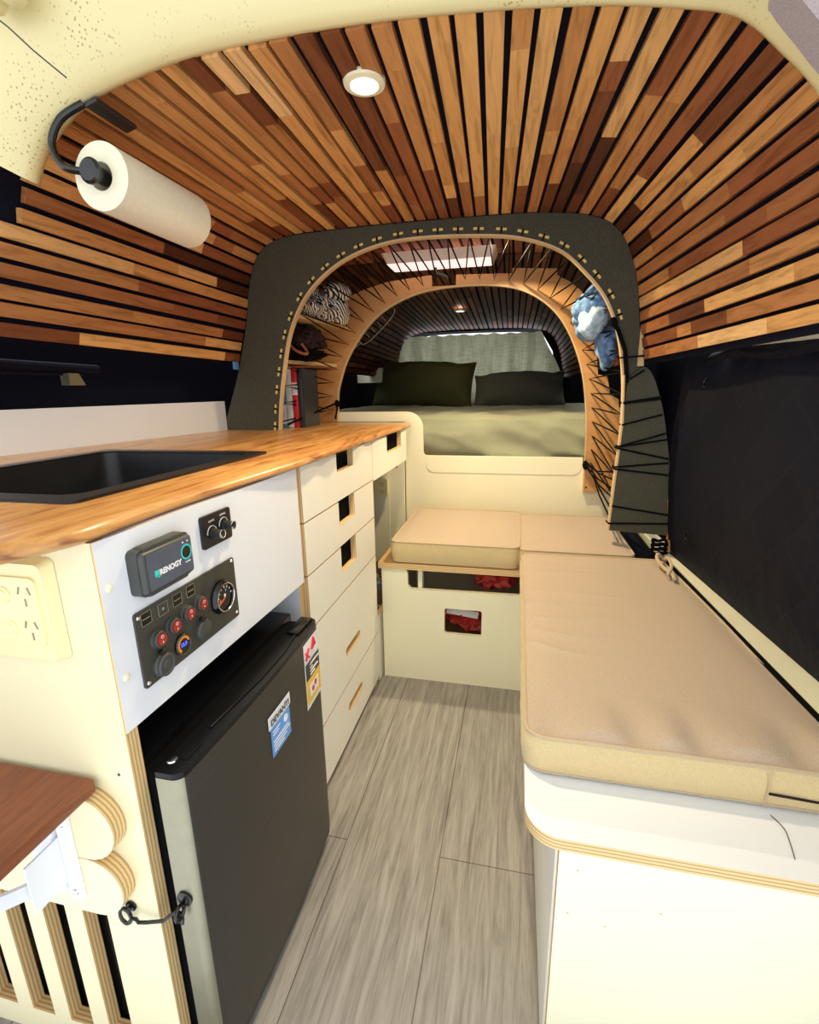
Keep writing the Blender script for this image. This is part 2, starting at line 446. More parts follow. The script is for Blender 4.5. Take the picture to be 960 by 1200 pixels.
# ------------------------------------------------------------------ shell
put('floor', MB().box(-1.3, .62, .25, 4.0, -.03, 0), 'floor', kind='structure')
w = MB(); w.prism([(-1.30, .3), (-1.12, 1.6), (-1.09, 4.0), (-1.3, 4.0), (-1.4, .3)], 'z', 0, 1.2)
put('wall_left', w, 'navy', kind='structure')
w = MB(); w.box(.56, .62, .3, 4.0, 0, 1.12)
put('wall_right', w, 'navy', kind='structure')
BASE = [(-.972, 1.0), (-.962, 1.07), (-.945, 1.14), (-.918, 1.223), (-.900, 1.30), (-.885, 1.365), (-.842, 1.442), (-.748, 1.480), (-.56, 1.489), (-.342, 1.491), (-.137, 1.489),
        (.009, 1.486), (.15, 1.472), (.231, 1.444), (.281, 1.387), (.317, 1.286), (.339, 1.15), (.355, 1.058)]
PROF = resample(catmull(BASE, 10), 241)
PN = normals2(PROF)
def pos(s, y, off=0.0):
    """point on the lining: s 0..1 along the profile, off outwards"""
    k = s * 240; i = min(239, int(k)); t = k - i
    p = PROF[i].lerp(PROF[i + 1], t); n = PN[i].lerp(PN[i + 1], t)
    p = p + n * off
    d = (1.59 - y)
    if d > 0: x = -.45 + (p.x + .45) * (1 + .11 * d / .79); z = p.y + .014 * d / .79
    elif y < 2.02: x, z = p.x, p.y
    else:
        f = (y - 2.02) / 1.6
        x = -.35 + (p.x + .35) * (1 - .06 * f); z = p.y - .075 * f * max(0, min(1, (p.y - 1.05) / .3))
    return Vector((x, y, z))
ceil = MB().grid(lambda u, v: pos(.047 + .953 * u, .812 + v * 3.15, .011), 120, 24)
ceil.grid(lambda u, v: pos(.047 + .953 * u, .812 + v * 3.15, .05), 120, 24)
ceiling = put('ceiling', ceil, 'felt', kind='structure', sharp=60)
def slat_zone(y0f, y1, n, s0, s1, duty, seed):
    rnd = random.Random(seed); mb = MB(); tones = []
    for k in range(n):
        sa = s0 + (s1 - s0) * (k + .5 * (1 - duty)) / n; sb = s0 + (s1 - s0) * (k + 1 - .5 * (1 - duty)) / n
        jt = (s1 - s0) / n * rnd.uniform(-.05, .05); sa += jt; sb += jt
        y0 = y0f(sa); y = y0 + rnd.uniform(0, .01); base = rnd.random()
        while y < y1 - 1e-4:
            ye = min(y1, y + rnd.choice((.09, .16, .22, .3, .4, .55)) * rnd.uniform(.8, 1.2))
            if y1 - ye < .05: ye = y1
            pal = {1: (.97, .9, .86, .8, .76, .7, .66, .62, .55, .48, .4, .33, .2), 2: (.5, .42, .36, .3, .25, .18, .1), 3: (.22, .16, .12, .1, .08, .05, .3)}[seed]  # bed zone, and partly mid zone, darkened: missing light put into timber tones
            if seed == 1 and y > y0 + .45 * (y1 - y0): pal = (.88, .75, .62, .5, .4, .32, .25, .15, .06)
            t = rnd.choice(pal)
            m = max(1, int((ye - y) / .15))
            for q in range(m):
                a, b = y + (ye - y) * q / m, y + (ye - y) * (q + 1) / m
                v = [pos(sa, a), pos(sb, a), pos(sb, b), pos(sa, b), pos(sa, a, .011), pos(sb, a, .011), pos(sb, b, .011), pos(sa, b, .011)]
                mb.add(v, [(0, 1, 2, 3), (0, 4, 5, 1), (1, 5, 6, 2), (2, 6, 7, 3), (3, 7, 4, 0)])
                tones += [(t, rnd.random() if q == 0 else tones[-1][1], k / n)] * 5
            y = ye
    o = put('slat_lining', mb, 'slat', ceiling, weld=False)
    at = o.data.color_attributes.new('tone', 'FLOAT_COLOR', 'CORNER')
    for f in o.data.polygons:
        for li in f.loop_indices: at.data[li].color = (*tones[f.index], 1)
    return o
slat_zone(lambda s_: .79 if s_ < .15 or s_ > .87 else .85 if s_ < .26 or s_ > .77 else .806, 1.588, 52, .05, .995, .74, 1)
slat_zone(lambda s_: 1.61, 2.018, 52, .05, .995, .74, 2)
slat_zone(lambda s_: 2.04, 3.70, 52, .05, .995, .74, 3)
# back end behind the curtain, with the windscreen opening left free
w = MB(); w.prism([[(-1.3, 0), (.62, 0), (.62, 1.6), (-1.3, 1.6)], [(-.93, .95), (-.90, 1.22), (-.80, 1.402), (.13, 1.402), (.225, 1.25), (.268, 1.06), (.315, .97), (.30, .93)]], 'y', 3.72, 3.76)
put('wall_back', w, 'matte_black', kind='structure')

es = MB()
for sa, sb in ((.0, .30), (.70, 1.0)):
    m_ = 40
    for k in range(m_):
        a, b = sa + (sb - sa) * k / m_, sa + (sb - sa) * (k + 1) / m_
        v = [pos(a, .80, .012), pos(b, .80, .012), pos(b, .80, .11), pos(a, .80, .11)]
        es.add(v + [p + Vector((0, .012, 0)) for p in v], [(0, 1, 2, 3), (4, 5, 6, 7), (0, 1, 5, 4), (3, 2, 6, 7)])
put('trim_9', es, 'navy', kind='structure')
# raised tail door over the opening
tg = MB(); tg.prism([(.70, 1.66), (.66, 1.64), (-.75, 2.02), (-.75, 2.07), (.70, 1.72)], 'x', -1.15, .65)
put('door_1', tg, 'bodyplain', kind='structure')
# cream tail-door frame that frames the ceiling
inner = catmull([(-.846, 1.362), (-.828, 1.392), (-.800, 1.42), (-.728, 1.463), (-.632, 1.489), (-.49, 1.506), (-.268, 1.508), (-.074, 1.497), (.08, 1.481), (.182, 1.463), (.251, 1.443), (.307, 1.397), (.352, 1.351), (.42, 1.26), (.50, 1.05)], 8)
hd = MB()
nrm = normals2(inner)
def hdr(u, v):
    k = u * (len(inner) - 1); i = min(len(inner) - 2, int(k)); p = Vector(inner[i]).lerp(Vector(inner[i + 1]), k - i); n = nrm[i]
    # section: returns inside the edge, rounds over and flares up and towards the open door
    sec = [(.045, .03), (.004, .024), (-.002, .012), (-.004, .002), (.004, -.012), (.03, -.03), (.075, -.05), (.13, -.062), (.16, -.085), (.22, -.10), (.40, -.125)]
    a, b = sec[min(len(sec) - 1, int(round(v * (len(sec) - 1))))]
    wid = min(1, max(.16, (1.0 - p.x * 2.2)))if p.x > .0 else 1
    q = p + n * a * (wid if a > .01 else 1)
    return Vector((q.x, .792 + b, q.y))
hd.grid(hdr, len(inner) - 1, 10)
hdo = put('trim_1', hd, 'bodycream', kind='structure', sharp=60, weld=False)
for x, z in ((-.757, 1.553), (-.722, 1.556)):
    bt = MB(); bt.lathe([(0, .018), (.012, .016), (.018, .008), (.02, 0), (.02, -.01)], (x, .70, z), (0, -1, -.2), 12)
    put('bolt', bt, 'bodycream', hdo)
sm = MB().tube([(-.755, .685, 1.528), (-.725, .69, 1.505), (-.70, .70, 1.48), (-.665, .715, 1.45)], .0012, 5)
put('sealant_line', sm, 'grey_plastic', hdo)
# mauve lining of the raised door, top right
w = MB().prism(catmull([(.246, 1.50), (.244, 1.40), (.249, 1.382), (.278, 1.349), (.303, 1.321), (.40, 1.22), (.46, 1.3), (.46, 1.5)], 4, True), 'y', .66, .70)
put('trim_2', w, 'pinkgrey', kind='structure')

# ------------------------------------------------------------------ window side left: blind, rail, splash
rail = thing('curtain_rail', 'thin dark rail with a grey clip below the lowest left-hand slat', 'rail', (-1.09, .95, 1.05))
put('rod', MB().tube([(-1.10, .55, 1.068), (-1.085, .85, 1.066), (-1.072, 1.10, 1.062)], .011, 10).tube([(-1.10, .55, 1.045), (-1.085, .85, 1.048), (-1.075, 1.06, 1.047)], .003, 6), 'navy', rail)
put('rail_clip', MB().prism([(1.0, 1.05), (1.03, 1.05), (1.045, 1.022), (1.0, 1.022)], 'x', -1.085, -1.06), 'steelside', rail, label='grey clip')
tp = MB().box(-.955, -.951, 1.545, 1.575, 1.075, 1.10)
put('tape_tab', tp, 'stick_blue', None, 'small blue tape tab at the end of the lowest left slat', 'tape')
bs = MB(); bs.prism([(-1.175, .80), (-1.160, .80), (-1.032, 1.592), (-1.047, 1.592)], 'z', .866, .968)
bs.prism([(-1.26, .3), (-1.245, .3), (-1.160, .80), (-1.175, .80)], 'z', .866, .968)
put('backsplash', bs, 'white', None, 'long low white board standing along the back edge of the wooden worktop', 'splashback')

# ------------------------------------------------------------------ worktop and sink
front = [(-.462, .325), (-.447, .36), (-.436, .41), (-.443, .50), (-.443, .60), (-.436, .74), (-.428, .90), (-.431, 1.0), (-.427, 1.06), (-.432, 1.15), (-.428, 1.25), (-.434, 1.34), (-.429, 1.42), (-.433, 1.55), (-.430, 1.75), (-.433, 1.95), (-.436, 2.00)]
fr = catmull(front, 6)
wt = MB()
prof = [(.010, .846), (.004, .849), (0, .853), (.001, .858), (.006, .863), (.013, .866)]
wt.grid(lambda u, v: Vector((fr[int(round(u * (len(fr) - 1)))][0] - prof[int(round(v * 5))][0], fr[int(round(u * (len(fr) - 1)))][1], prof[int(round(v * 5))][1])), len(fr) - 1, 5)
SX0, SX1, SY0, SY1 = -.950, -.558, .50, .965
top = [(p[0] - .013, p[1]) for p in fr] + [(-1.075, 2.0), (-1.047, 1.592), (-1.175, .80), (-1.25, .36), (-1.24, .325)]
bot = [(p[0] - .010, p[1]) for p in fr] + [(-1.075, 2.0), (-1.047, 1.592), (-1.175, .80), (-1.25, .36), (-1.24, .325)]
hole = [(SX0, SY0), (SX1, SY0), (SX1, SY1), (SX0, SY1)]
for lp, z in ((top, .866), (bot, .846)):
    b = bmesh.new(); ed = []
    for L in (lp, hole):
        vs = [b.verts.new((p[0], p[1], z)) for p in L]; ed += [b.edges.new((vs[i], vs[(i + 1) % len(vs)])) for i in range(len(vs))]
    bmesh.ops.triangle_fill(b, use_beauty=True, use_dissolve=False, edges=ed); wt.merge(b, 0)
for i in range(4):
    p, q = hole[i], hole[(i + 1) % 4]; wt.add([(p[0], p[1], .846), (q[0], q[1], .846), (q[0], q[1], .866), (p[0], p[1], .866)], [(0, 1, 2, 3)])
e0, e1 = len(fr), len(top) - 1
wt.add([(top[e1][0], .325, .846), (fr[0][0] - .01, .325, .846), (fr[0][0] - .013, .325, .866), (top[e1][0], .325, .866)], [(0, 1, 2, 3)])
put('worktop', wt, 'worktop', None, 'long honey timber kitchen worktop with a wavy front edge', 'worktop', sharp=50)
sink = thing('sink', 'black rectangular sink let into the near end of the wooden worktop', 'sink', (-.75, .73, .70))
rim = MB(); rim.prism([rrect(-.966, -.540, .482, .982, .012), rrect(SX0 + .012, SX1 - .012, SY0 + .012, SY1 - .012, .03)], 'z', .8662, .8705)
put('rim', rim, 'sinkblack', sink)
bw = MB()
lo = rrect(SX0 + .022, SX1 - .022, SY0 + .022, SY1 - .022, .05); hi = rrect(SX0 + .012, SX1 - .012, SY0 + .012, SY1 - .012, .03)
n = len(lo)
for i in range(n):
    j = (i + 1) % n
    bw.add([(*hi[i], .866), (*hi[j], .866), (*lo[j], .715), (*lo[i], .715)], [(0, 1, 2, 3)])
bw.add([(*p, .715) for p in lo], [tuple(range(n))])
put('bowl', bw, 'sinkblack', sink)
put('drain', MB().lathe([(0, .003), (.028, .003), (.034, 0), (.034, -.0)], (-.75, .73, .7155), n=24), 'chrome', sink)

# ------------------------------------------------------------------ near kitchen cabinet (end panel, fascia, dividers)
kc = thing('kitchen_cabinet', 'cream kitchen cabinet end with vent slots and white fascia around the fridge', 'cabinet', (-.8, .66, 0))
slots = []
for k in range(7):
    x = -.573 - .0735 * k; slots.append([(x, .05), (x + .043, .05), (x + .043, .327), (x, .327)])
ep = MB(); ep.prism([[(-1.2, 0), (-.4425, 0), (-.4425, .845), (-1.2, .845)]] + slots, 'y', .405, .424, 0, 1)
put('end_panel', ep, ['cream', 'py'], kc)
put('dark_backing', MB().box(-1.17, -.50, .445, .452, .03, .34), 'matte_black', kc)
fp = MB(); fp.prism([(.406, .606), (.906, .596), (.906, .845), (.406, .845)], 'x', -.4423, -.4406, 0, 1)
fp.box(-.458, -.4424, .425, .900, .612, .845)
put('fascia_panel', fp, ['white', 'px'], kc)
put('divider_panel', MB().prism([(-1.15, 0), (-.4535, 0), (-.4535, .845), (-.53, .845), (-.53, .70), (-1.15, .70)], 'y', .906, .922, 0, 1), ['white', 'py'], kc)
put('niche_back', MB().box(-1.12, -1.10, .426, .904, 0, .84), 'matte_black', kc)
put('niche_ceiling', MB().box(-1.1, -.46, .426, .904, .600, .611), 'matte_black', kc)
for y, z in ((.4135, .788), (.4155, .674)):
    s = MB().lathe([(0, .0025), (.003, .0022), (.0045, .001), (.005, 0)], (XC, y + .004, z), (1, 0, 0), 14)
    put('screw', s, 'ledframe', kc)
sc = MB()
def lobe(z0, z1, xr, d):
    r = (z1 - z0) / 2; c = (z0 + z1) / 2
    return [(-.72, z0), (xr - r, z0)] + [(xr - r + r * 1.0 * math.cos(a), c + r * math.sin(a)) for a in [(-PI / 2) + PI * k / 12 for k in range(1, 12)]] + [(xr - r, z1), (-.72, z1)]
# stacked scalloped boards under the folding table: two rounded lobes each
sc.prism(lobe(.4255, .522, -.466, 0), 'y', .384, .4045, 0, 1)
sc.prism(lobe(.333, .4245, -.470, 0), 'y', .384, .4045, 0, 1)
put('scalloped_board', sc, ['cream', 'py'], kc, label='plywood edge board with two rounded lobes')
put('screw', MB().lathe([(0, .0015), (.0015, .001), (.0022, 0)], (-.463, .405, .545), (0, -1, 0), 12), 'anod', kc)

# double power outlet on the end panel
po = thing('power_outlet', 'cream double power outlet on the end panel below the worktop corner', 'power outlet', (-.565, .40, .70))
blk = MB(); A = rrect(-.66, -.495, .702, .826, .008); B = rrect(-.655, -.4985, .706, .822, .008); n = len(A)
for i in range(n):
    j = (i + 1) % n
    blk.add([(A[i][0], .4045, A[i][1]), (A[j][0], .4045, A[j][1]), (B[j][0], .390, B[j][1]), (B[i][0], .390, B[i][1])], [(0, 1, 2, 3)])
blk.add([(p[0], .390, p[1]) for p in B], [tuple(range(n))])
put('mounting_block', blk, 'plastic_cream', po)
put('face_plate', MB().prism(rrect(-.63, -.506, .726, .807, .008), 'y', .387, .390), 'plastic_cream', po)
for z in (.786, .745):
    put('switch', MB().lathe([(.0095, 0), (.0095, .0015), (.0085, .002), (.0075, .0012), (.006, .0012), (.005, .003), (0, .003)], (-.551, .387, z), (0, -1, 0), 20), 'plastic_cream', po)
    sk = MB()
    sk.obox((-.529, .3868, z + .006), (.35, 0, 1), .0045, (1, 0, -.35), .001, .0004)
    sk.obox((-.515, .3868, z + .006), (-.35, 0, 1), .0045, (1, 0, .35), .001, .0004)
    sk.obox((-.522, .3868, z - .008), (0, 0, 1), .0045, (1, 0, 0), .001, .0004)
    put('socket_slots', sk, 'slotgrey', po)

# folding table on the end panel
ft = thing('folding_table', 'red-brown timber flap table on a white bracket beside the vent slots', 'table', (-.75, .2, .34))
put('table_top', MB().box(-1.1, -.493, -.05, .3975, .5225, .540, bev=.002), 'brownwood', ft)
br = MB()
br.box(-.5445, -.528, .377, .3836, .362, .5222); br.box(-.585, -.5485, .372, .3836, .375, .5222); br.box(-.5480, -.5450, .335, .3836, .390, .46)
br.obox((-.575, .245, .468), (-.16, -1, .55), .13, (0, 0, 1), .009, .003)
br.box(-.575, -.553, .10, .384, .512, .522)
put('folding_bracket', br, 'white', ft, label='white metal bracket')
for z in (.375, .482): put('bolt', MB().lathe([(0, .003), (.004, .002), (.005, 0)], (-.536, .377, z), (0, -1, 0), 12), 'chrome', ft)

# ------------------------------------------------------------------ black box, dimmers and switch panel on the fascia
FX = XC
rb = thing('inverter_control_box', 'black rounded control box with slate face and teal ring on white fascia', 'control box', (FX, .505, .76))
hb = MB(); hb.prism(rrect(.446, .539, .763, .8215, .008), 'x', FX, FX + .015)
hb.box(FX, FX + .018, .456, .529, .7605, .8240, bev=.004)
hb.box(FX, FX + .022, .447, .538, .7655, .8190, bev=.006, seg=3)
put('housing', hb, 'grey_plastic', rb)
X1 = FX + .0223
put('face', MB().prism(rrect(.453, .5335, .7705, .8150, .003), 'x', X1 - .002, X1), 'slate', rb)
rg = MB().lathe([(.0082, 0), (.0082, .0006), (.0102, .0006), (.0102, 0)], (X1, .522, .798), (1, 0, 0), 28)
put('indicator_ring', rg, 'teal', rb, label='teal ring')
put('button', MB().lathe([(.0075, 0), (.0072, .001), (0, .0006)], (X1, .522, .798), (1, 0, 0), 24), 'gloss_black', rb)
lg = MB(); lg.box(X1, X1 + .0003, .4630, .4705, .785, .7925); lg.box(X1, X1 + .0003, .4668, .4705, .783, .786)
put('emblem', lg, 'logo_teal', rb)
put('lettering', MB().text('RENOGY', .0098, (X1 + .0002, .4710, .785), (0, 1, 0), (0, 0, 1), .0002, .0004), 'print_white', rb)
lt = MB().text('POWER', .003, (X1 + .0002, .518, .7835), (0, 1, 0), (0, 0, 1), .0002)
for y in (.5175, .5265): put('status_dot', MB().lathe([(0, .0004), (.0013, .0003), (.0013, 0)], (X1, y, .8118), (1, 0, 0), 8), 'print_white', rb)
put('fine_print', lt, 'print_white', rb)

dm = thing('dimmer_panel', 'small square black panel with two dimmer knobs on white fascia', 'dimmer panel', (FX, .62, .777))
put('plate', MB().prism(rrect(.583, .656, .777, .826, .004), 'x', FX, FX + .004), 'black', dm)
for y, z in ((.606, .797), (.636, .802)):
    kn = MB().lathe([(.0085, 0), (.0085, .003), (.0068, .004), (.006, .017), (.005, .0185), (0, .0185)], (FX + .004, y, z), (1, 0, 0), 24)
    kno = put('knob', kn, 'black', dm)
    put('knob_ring', MB().lathe([(.0062, .0165), (.0066, .0168), (.0066, .0185), (.0048, .0192), (.0046, .0186)], (FX + .004, y, z), (1, 0, 0), 24), 'chrome', kno, label='chrome ring')
pr = MB()
for y, z, t in ((.606, .797, 0), (.636, .802, 0)):
    pts = [(FX + .0043, y + .0115 * math.cos(a), z + .0115 * math.sin(a)) for a in [PI * .1 + PI * .9 * k / 14 for k in range(15)]]
    pr.tube(pts, .0005, 4)
pr.text('LIGHTS', .0042, (FX + .0042, .600, .8145), (0, 1, 0), (0, 0, 1), .0001); pr.text('DIMMER', .0042, (FX + .0042, .628, .8175), (0, 1, 0), (0, 0, 1), .0001)
put('print', pr, 'print_white', dm)

sp = thing('switch_panel', 'grey metal switch panel with red rocker switches, sockets and a round gauge', 'switch panel', (FX, .547, .642))
put('plate', MB().prism(rrect(.4415, .6525, .6425, .7435, .004), 'x', FX, FX + .003), 'anod', sp)
X2 = FX + .003
for y, z in ((.4475, .737), (.6465, .7385), (.4475, .6485), (.6465, .650)):
    put('screw', MB().lathe([(0, .0016), (.0022, .0014), (.003, 0)], (X2, y, z), (1, 0, 0), 12), 'chrome', sp)
for y, z in ((.470, .698), (.4985, .7015), (.528, .705), (.557, .7065)):
    b_ = put('rocker_switch', MB().lathe([(.0125, 0), (.0125, .002), (.0105, .003), (.0105, .0075), (.0095, .0085), (.0078, .0085), (.0078, .005), (0, .005)], (X2, y, z), (1, 0, 0), 26), 'grey_plastic', sp)
    rk = MB()
    rk.prism([(y + .0076 * math.cos(a), z + .0076 * math.sin(a)) for a in [2 * PI * k / 24 for k in range(24)]], 'x', X2 + .005, X2 + .0098)
    put('rocker', rk, 'redrock', b_, label='red rocker')
    put('rocker_mark', MB().lathe([(.0016, 0), (.0022, 0), (.0022, .0003), (.0016, .0003)], (X2 + .0098, y, z + .0035), (1, 0, 0), 12).box(X2 + .0097, X2 + .0101, y - .0004, y + .0004, z - .005, z - .0025), 'print_white', b_)
for i, (y, z) in enumerate(((.459, .7315), (.4885, .7305), (.5155, .731), (.5435, .732))):
    l_ = put('switch_label', MB().prism(rrect(y - .0085, y + .0085, z - .008, z + .008, .001), 'x', X2, X2 + .0005), 'anod' if i == 1 else 'gloss_black', sp)
    fm = MB(); q = rrect(y - .0085, y + .0085, z - .008, z + .008, .001)
    fm.tube([(X2 + .0005, *p) for p in q], .0003, 4, True)
    if i != 1: fm.box(X2 + .0004, X2 + .0007, y - .0062, y + .0062, z - .0005, z + .0004)
    else: fm.lathe([(0, .0004), (.002, .0003), (.002, 0)], (X2 + .0004, y, z), (1, 0, 0), 10)
    put('label_frame', fm, 'framegrey', l_)
vm = put('voltmeter', MB().lathe([(.0148, 0), (.0148, .003), (.0135, .0042), (.0125, .0035), (0, .0035)], (X2, .5125, .6665), (1, 0, 0), 32), 'gloss_black', sp)
dg = MB()
for k in range(13):
    a = PI * 1.25 - k * PI / 12 * 1.15
    dg.obox((X2 + .0037, .5125 + .0103 * math.cos(a), .6665 + .0103 * math.sin(a)), (0, math.cos(a), math.sin(a)), .0018, (1, 0, 0), .0002, .0012)
put('dial_ticks', dg, 'orange', vm)
put('meter_ring', MB().lathe([(.0130, .0038), (.0138, .0046), (.0148, .0032)], (X2, .5125, .6665), (1, 0, 0), 32), 'anod', vm)
put('digits', MB().text('13.3', .0072, (X2 + .0037, .5125, .6640), (0, 1, 0), (0, 0, 1), .0002, .0002, align='CENTER'), 'blueled', vm)
for i, (y, z) in enumerate(((.472, .661), (.556, .666))):
    so = put('socket_cover', MB().lathe([(.0165, 0), (.0165, .004), (.0150, .0055), (.0150, .009), (.0135, .0105), (.011, .0105), (.010, .0095), (.0065, .0095), (.0055, .0105), (0, .0105)] if i == 0 else
                                         [(.0155, 0), (.0155, .005), (.0145, .0075), (.013, .0085), (0, .009)], (X2, y, z), (1, 0, 0), 32), 'grey_plastic', sp)
    put('hinge', MB().box(X2, X2 + .008, y - .004, y + .004, z + .013, z + .019, bev=.001).tube([(X2 + .006, y - .0045, z + .0185), (X2 + .006, y + .0045, z + .0185)], .002, 8), 'black', so)
ga = put('tank_gauge', MB().lathe([(.027, 0), (.027, .004), (.0255, .006), (.0235, .009), (.0215, .009), (.0205, .0065), (0, .0065)], (X2, .610, .6935), (1, 0, 0), 40), 'gloss_black', sp)
put('bezel', MB().lathe([(.0225, .0088), (.0228, .0096), (.0212, .0099), (.0208, .009)], (X2, .610, .6935), (1, 0, 0), 40), 'chrome', ga, label='chrome bezel')
gm = MB()
for k in range(7):
    a = PI * .95 - k * PI * .9 / 6
    gm.obox((X2 + .0068, .610 + .0165 * math.cos(a), .6935 + .0165 * math.sin(a)), (0, math.cos(a), math.sin(a)), .0018, (1, 0, 0), .0002, .0006)
gm.text('F', .006, (X2 + .0067, .6125, .7015), (0, 1, 0), (0, 0, 1), .0001); gm.text('E', .006, (X2 + .0067, .5965, .6885), (0, 1, 0), (0, 0, 1), .0001)
gm.box(X2 + .0066, X2 + .0069, .6085, .6125, .6935, .6985)
put('dial_print', gm, 'print_white', ga)
put('needle', MB().obox((X2 + .0072, .6015, .6895), (0, -.9, -.35), .0085, (1, 0, 0), .0003, .0011), 'needle', ga, label='red needle')

# ------------------------------------------------------------------ fridge
fg = thing('mini_fridge', 'small black bar fridge with dark steel door under white fascia', 'fridge', (-.62, .63, 0))
put('body', MB().box(-.93, -.452, .430, .858, .02, .545, bev=.004), 'fridge_black', fg)
put('gasket', MB().box(-.454, -.4200, .427, .850, .03, .530), 'matte_black', fg)
def door_outline(o=0.0):
    pts = [(-.4195, .414 + o)]
    r = .016; x1 = -.3785 - o
    for k in range(7):
        a = -PI / 2 + PI / 2 * k / 6; pts.append((x1 - .004 - r + r * math.cos(a), .414 + o + r + r * math.sin(a)))
    for k in range(1, 8):
        t = k / 8; pts.append((x1 - .004 + .006 * math.sin(PI * t), .43 + .394 * t))
    for k in range(7):
        a = PI / 2 * k / 6; pts.append((x1 - .004 - r + r * math.cos(a), .838 - o - r + r * math.sin(a)))
    pts.append((-.4195, .838 - o)); return pts
dr = MB(); ol = door_outline(); n = len(ol)
dr.prism(ol, 'z', .035, .540)
door = put('door', dr, ['fridge', 'steelside'], fg, sharp=60)
for p in door.data.polygons:
    if abs(p.normal.y) > .6 and p.center.y + ORG['mini_fridge'].y < .44 and abs(p.normal.z) < .3: p.material_index = 1
cap = MB(); cap.prism(door_outline(.0006), 'z', .5402, .548); cap.box(-.418, -.392, .765, .832, .5475, .553, bev=.002); cap.box(-.418, -.392, .440, .47, .5475, .549)
put('door_top_cap', cap, 'fridge_black', fg)
put('door_bottom_cap', MB().prism(door_outline(.001), 'z', .022, .0348), 'black', fg)
for y in (.444, .838): put('foot', MB().lathe([(0, 0), (.014, 0), (.014, .018), (.008, .022)], (-.47, y - (.0 if y < .5 else .01), 0), n=14), 'black', fg)
put('handle_recess', MB().tube([(-.400, .50, .5485), (-.390, .62, .5485), (-.390, .70, .5485), (-.40, .775, .5495), (-.40, .815, .553)], .0022, 8), 'fridge_black', fg)
put('hinge_screw', MB().lathe([(0, .002), (.006, .0015), (.007, 0)], (-.412, .437, .548), n=14), 'chrome', fg)
def on_door(y): return -.3825 + .006 * math.sin(PI * max(0, min(1, (y - .43) / .394))) + .0006
def decal(mb, y0, y1, z0, z1, lift=0.0, n=5):
    mb.grid(lambda u, v: Vector((on_door(y0 + (y1 - y0) * u) + lift, y0 + (y1 - y0) * u, z0 + (z1 - z0) * v)), n, 1)
    return mb
bl = put('brand_sticker', decal(MB(), .610, .678, .406, .484), 'stick_blue', fg, label='blue and white sticker')
put('sticker_header', decal(MB(), .604, .682, .462, .486, .0006), 'stick_white', bl)
def dtext(mb, t, size, y, z, lift=.0012, bold=0):
    return mb.text(t, size, (on_door(y) + lift, y, z), (.0, 1, 0), (0, 0, 1), .0002, bold)
put('lettering', dtext(MB(), 'DEVANTI', .0155, .609, .468, .0026, .0003), 'stick_dark', bl)
f_ = MB()
for k, z in enumerate((.451, .445, .432, .426, .420, .414)): f_.box(on_door(.64) + .0006, on_door(.64) + .0012, .616, (.64, .635, .668, .672, .66, .65)[k], z, z + .0022)
put('white_roundel', MB().lathe([(0, .0012), (.007, .001), (.007, 0)], (on_door(.662), .662, .447), (1, 0, 0), 16), 'stick_white', bl)
put('fine_print', f_, 'stick_white', bl)
en = put('energy_label', decal(MB(), .753, .828, .392, .532), 'stick_white', fg, label='white, black and yellow energy label')
put('black_band', decal(MB(), .757, .826, .450, .488, .0006), 'stick_dark', en)
put('yellow_band', decal(MB(), .756, .826, .400, .452, .0008), 'stick_yellow', en)
put('white_window', decal(MB(), .768, .814, .412, .440, .0014), 'stick_white', en)
rr = MB()
for a, b in (((.760, .497), (.776, .516)), ((.776, .497), (.760, .513)), ((.790, .507), (.800, .527)), ((.800, .527), (.808, .511)), ((.790, .507), (.808, .511))):
    c0 = Vector((on_door(a[0]) + .0012, *a)); c1 = Vector((on_door(b[0]) + .0012, *b)); rr.tube([c0, c1], .0022, 6)
for y, z in ((.784, .424), (.797, .430)): put('red_dot', MB().lathe([(0, .0008), (.006, .0006), (.006, 0)], (on_door(y) + .0014, y, z), (1, 0, 0), 12), 'stick_red', en)
put('red_print', rr, 'stick_red', en)
ww = MB()
for k, z in enumerate((.456, .463, .470, .478)): ww.box(on_door(.79) + .0002, on_door(.79) + .0012, .762, (.80, .815, .79, .82)[k], z, z + .003)
put('white_print', ww, 'print_white', en)

hk = thing('hook_latch', 'black hook and eye latch joining the cream end panel to the fridge door', 'latch', (-.45, .40, .31))
e1 = MB().lathe([(.008, 0), (.008, .002), (0, .002)], (-.484, .4045, .330), (0, -1, 0), 16)
e1.tube([(-.484 + .011 * math.cos(2 * PI * k / 14) * .8 - .006, .398, .318 + .013 * math.sin(2 * PI * k / 14)) for k in range(14)], .0024, 8, True)
e1.tube([(-.484, .404, .330), (-.484, .398, .331)], .003, 8)
put('wall_eye', e1, 'darkmetal', hk)
put('hook', MB().tube([(-.478, .392, .320), (-.474, .392, .326), (-.468, .393, .326), (-.466, .394, .319), (-.455, .396, .3195), (-.432, .400, .323), (-.424, .403, .330), (-.415, .405, .337), (-.409, .406, .335), (-.407, .406, .326), (-.408, .405, .318)], .0024, 8), 'darkmetal', hk)
e2 = MB().lathe([(.011, 0), (.011, .002), (.006, .003), (0, .003)], (-.405, .4135, .352), (0, -1, 0), 16)
e2.tube([(-.407, .410 + .008 * math.cos(2 * PI * k / 12) - .007, .340 + .010 * math.sin(2 * PI * k / 12)) for k in range(12)], .0026, 8, True)
put('door_eye', e2, 'darkmetal', hk)

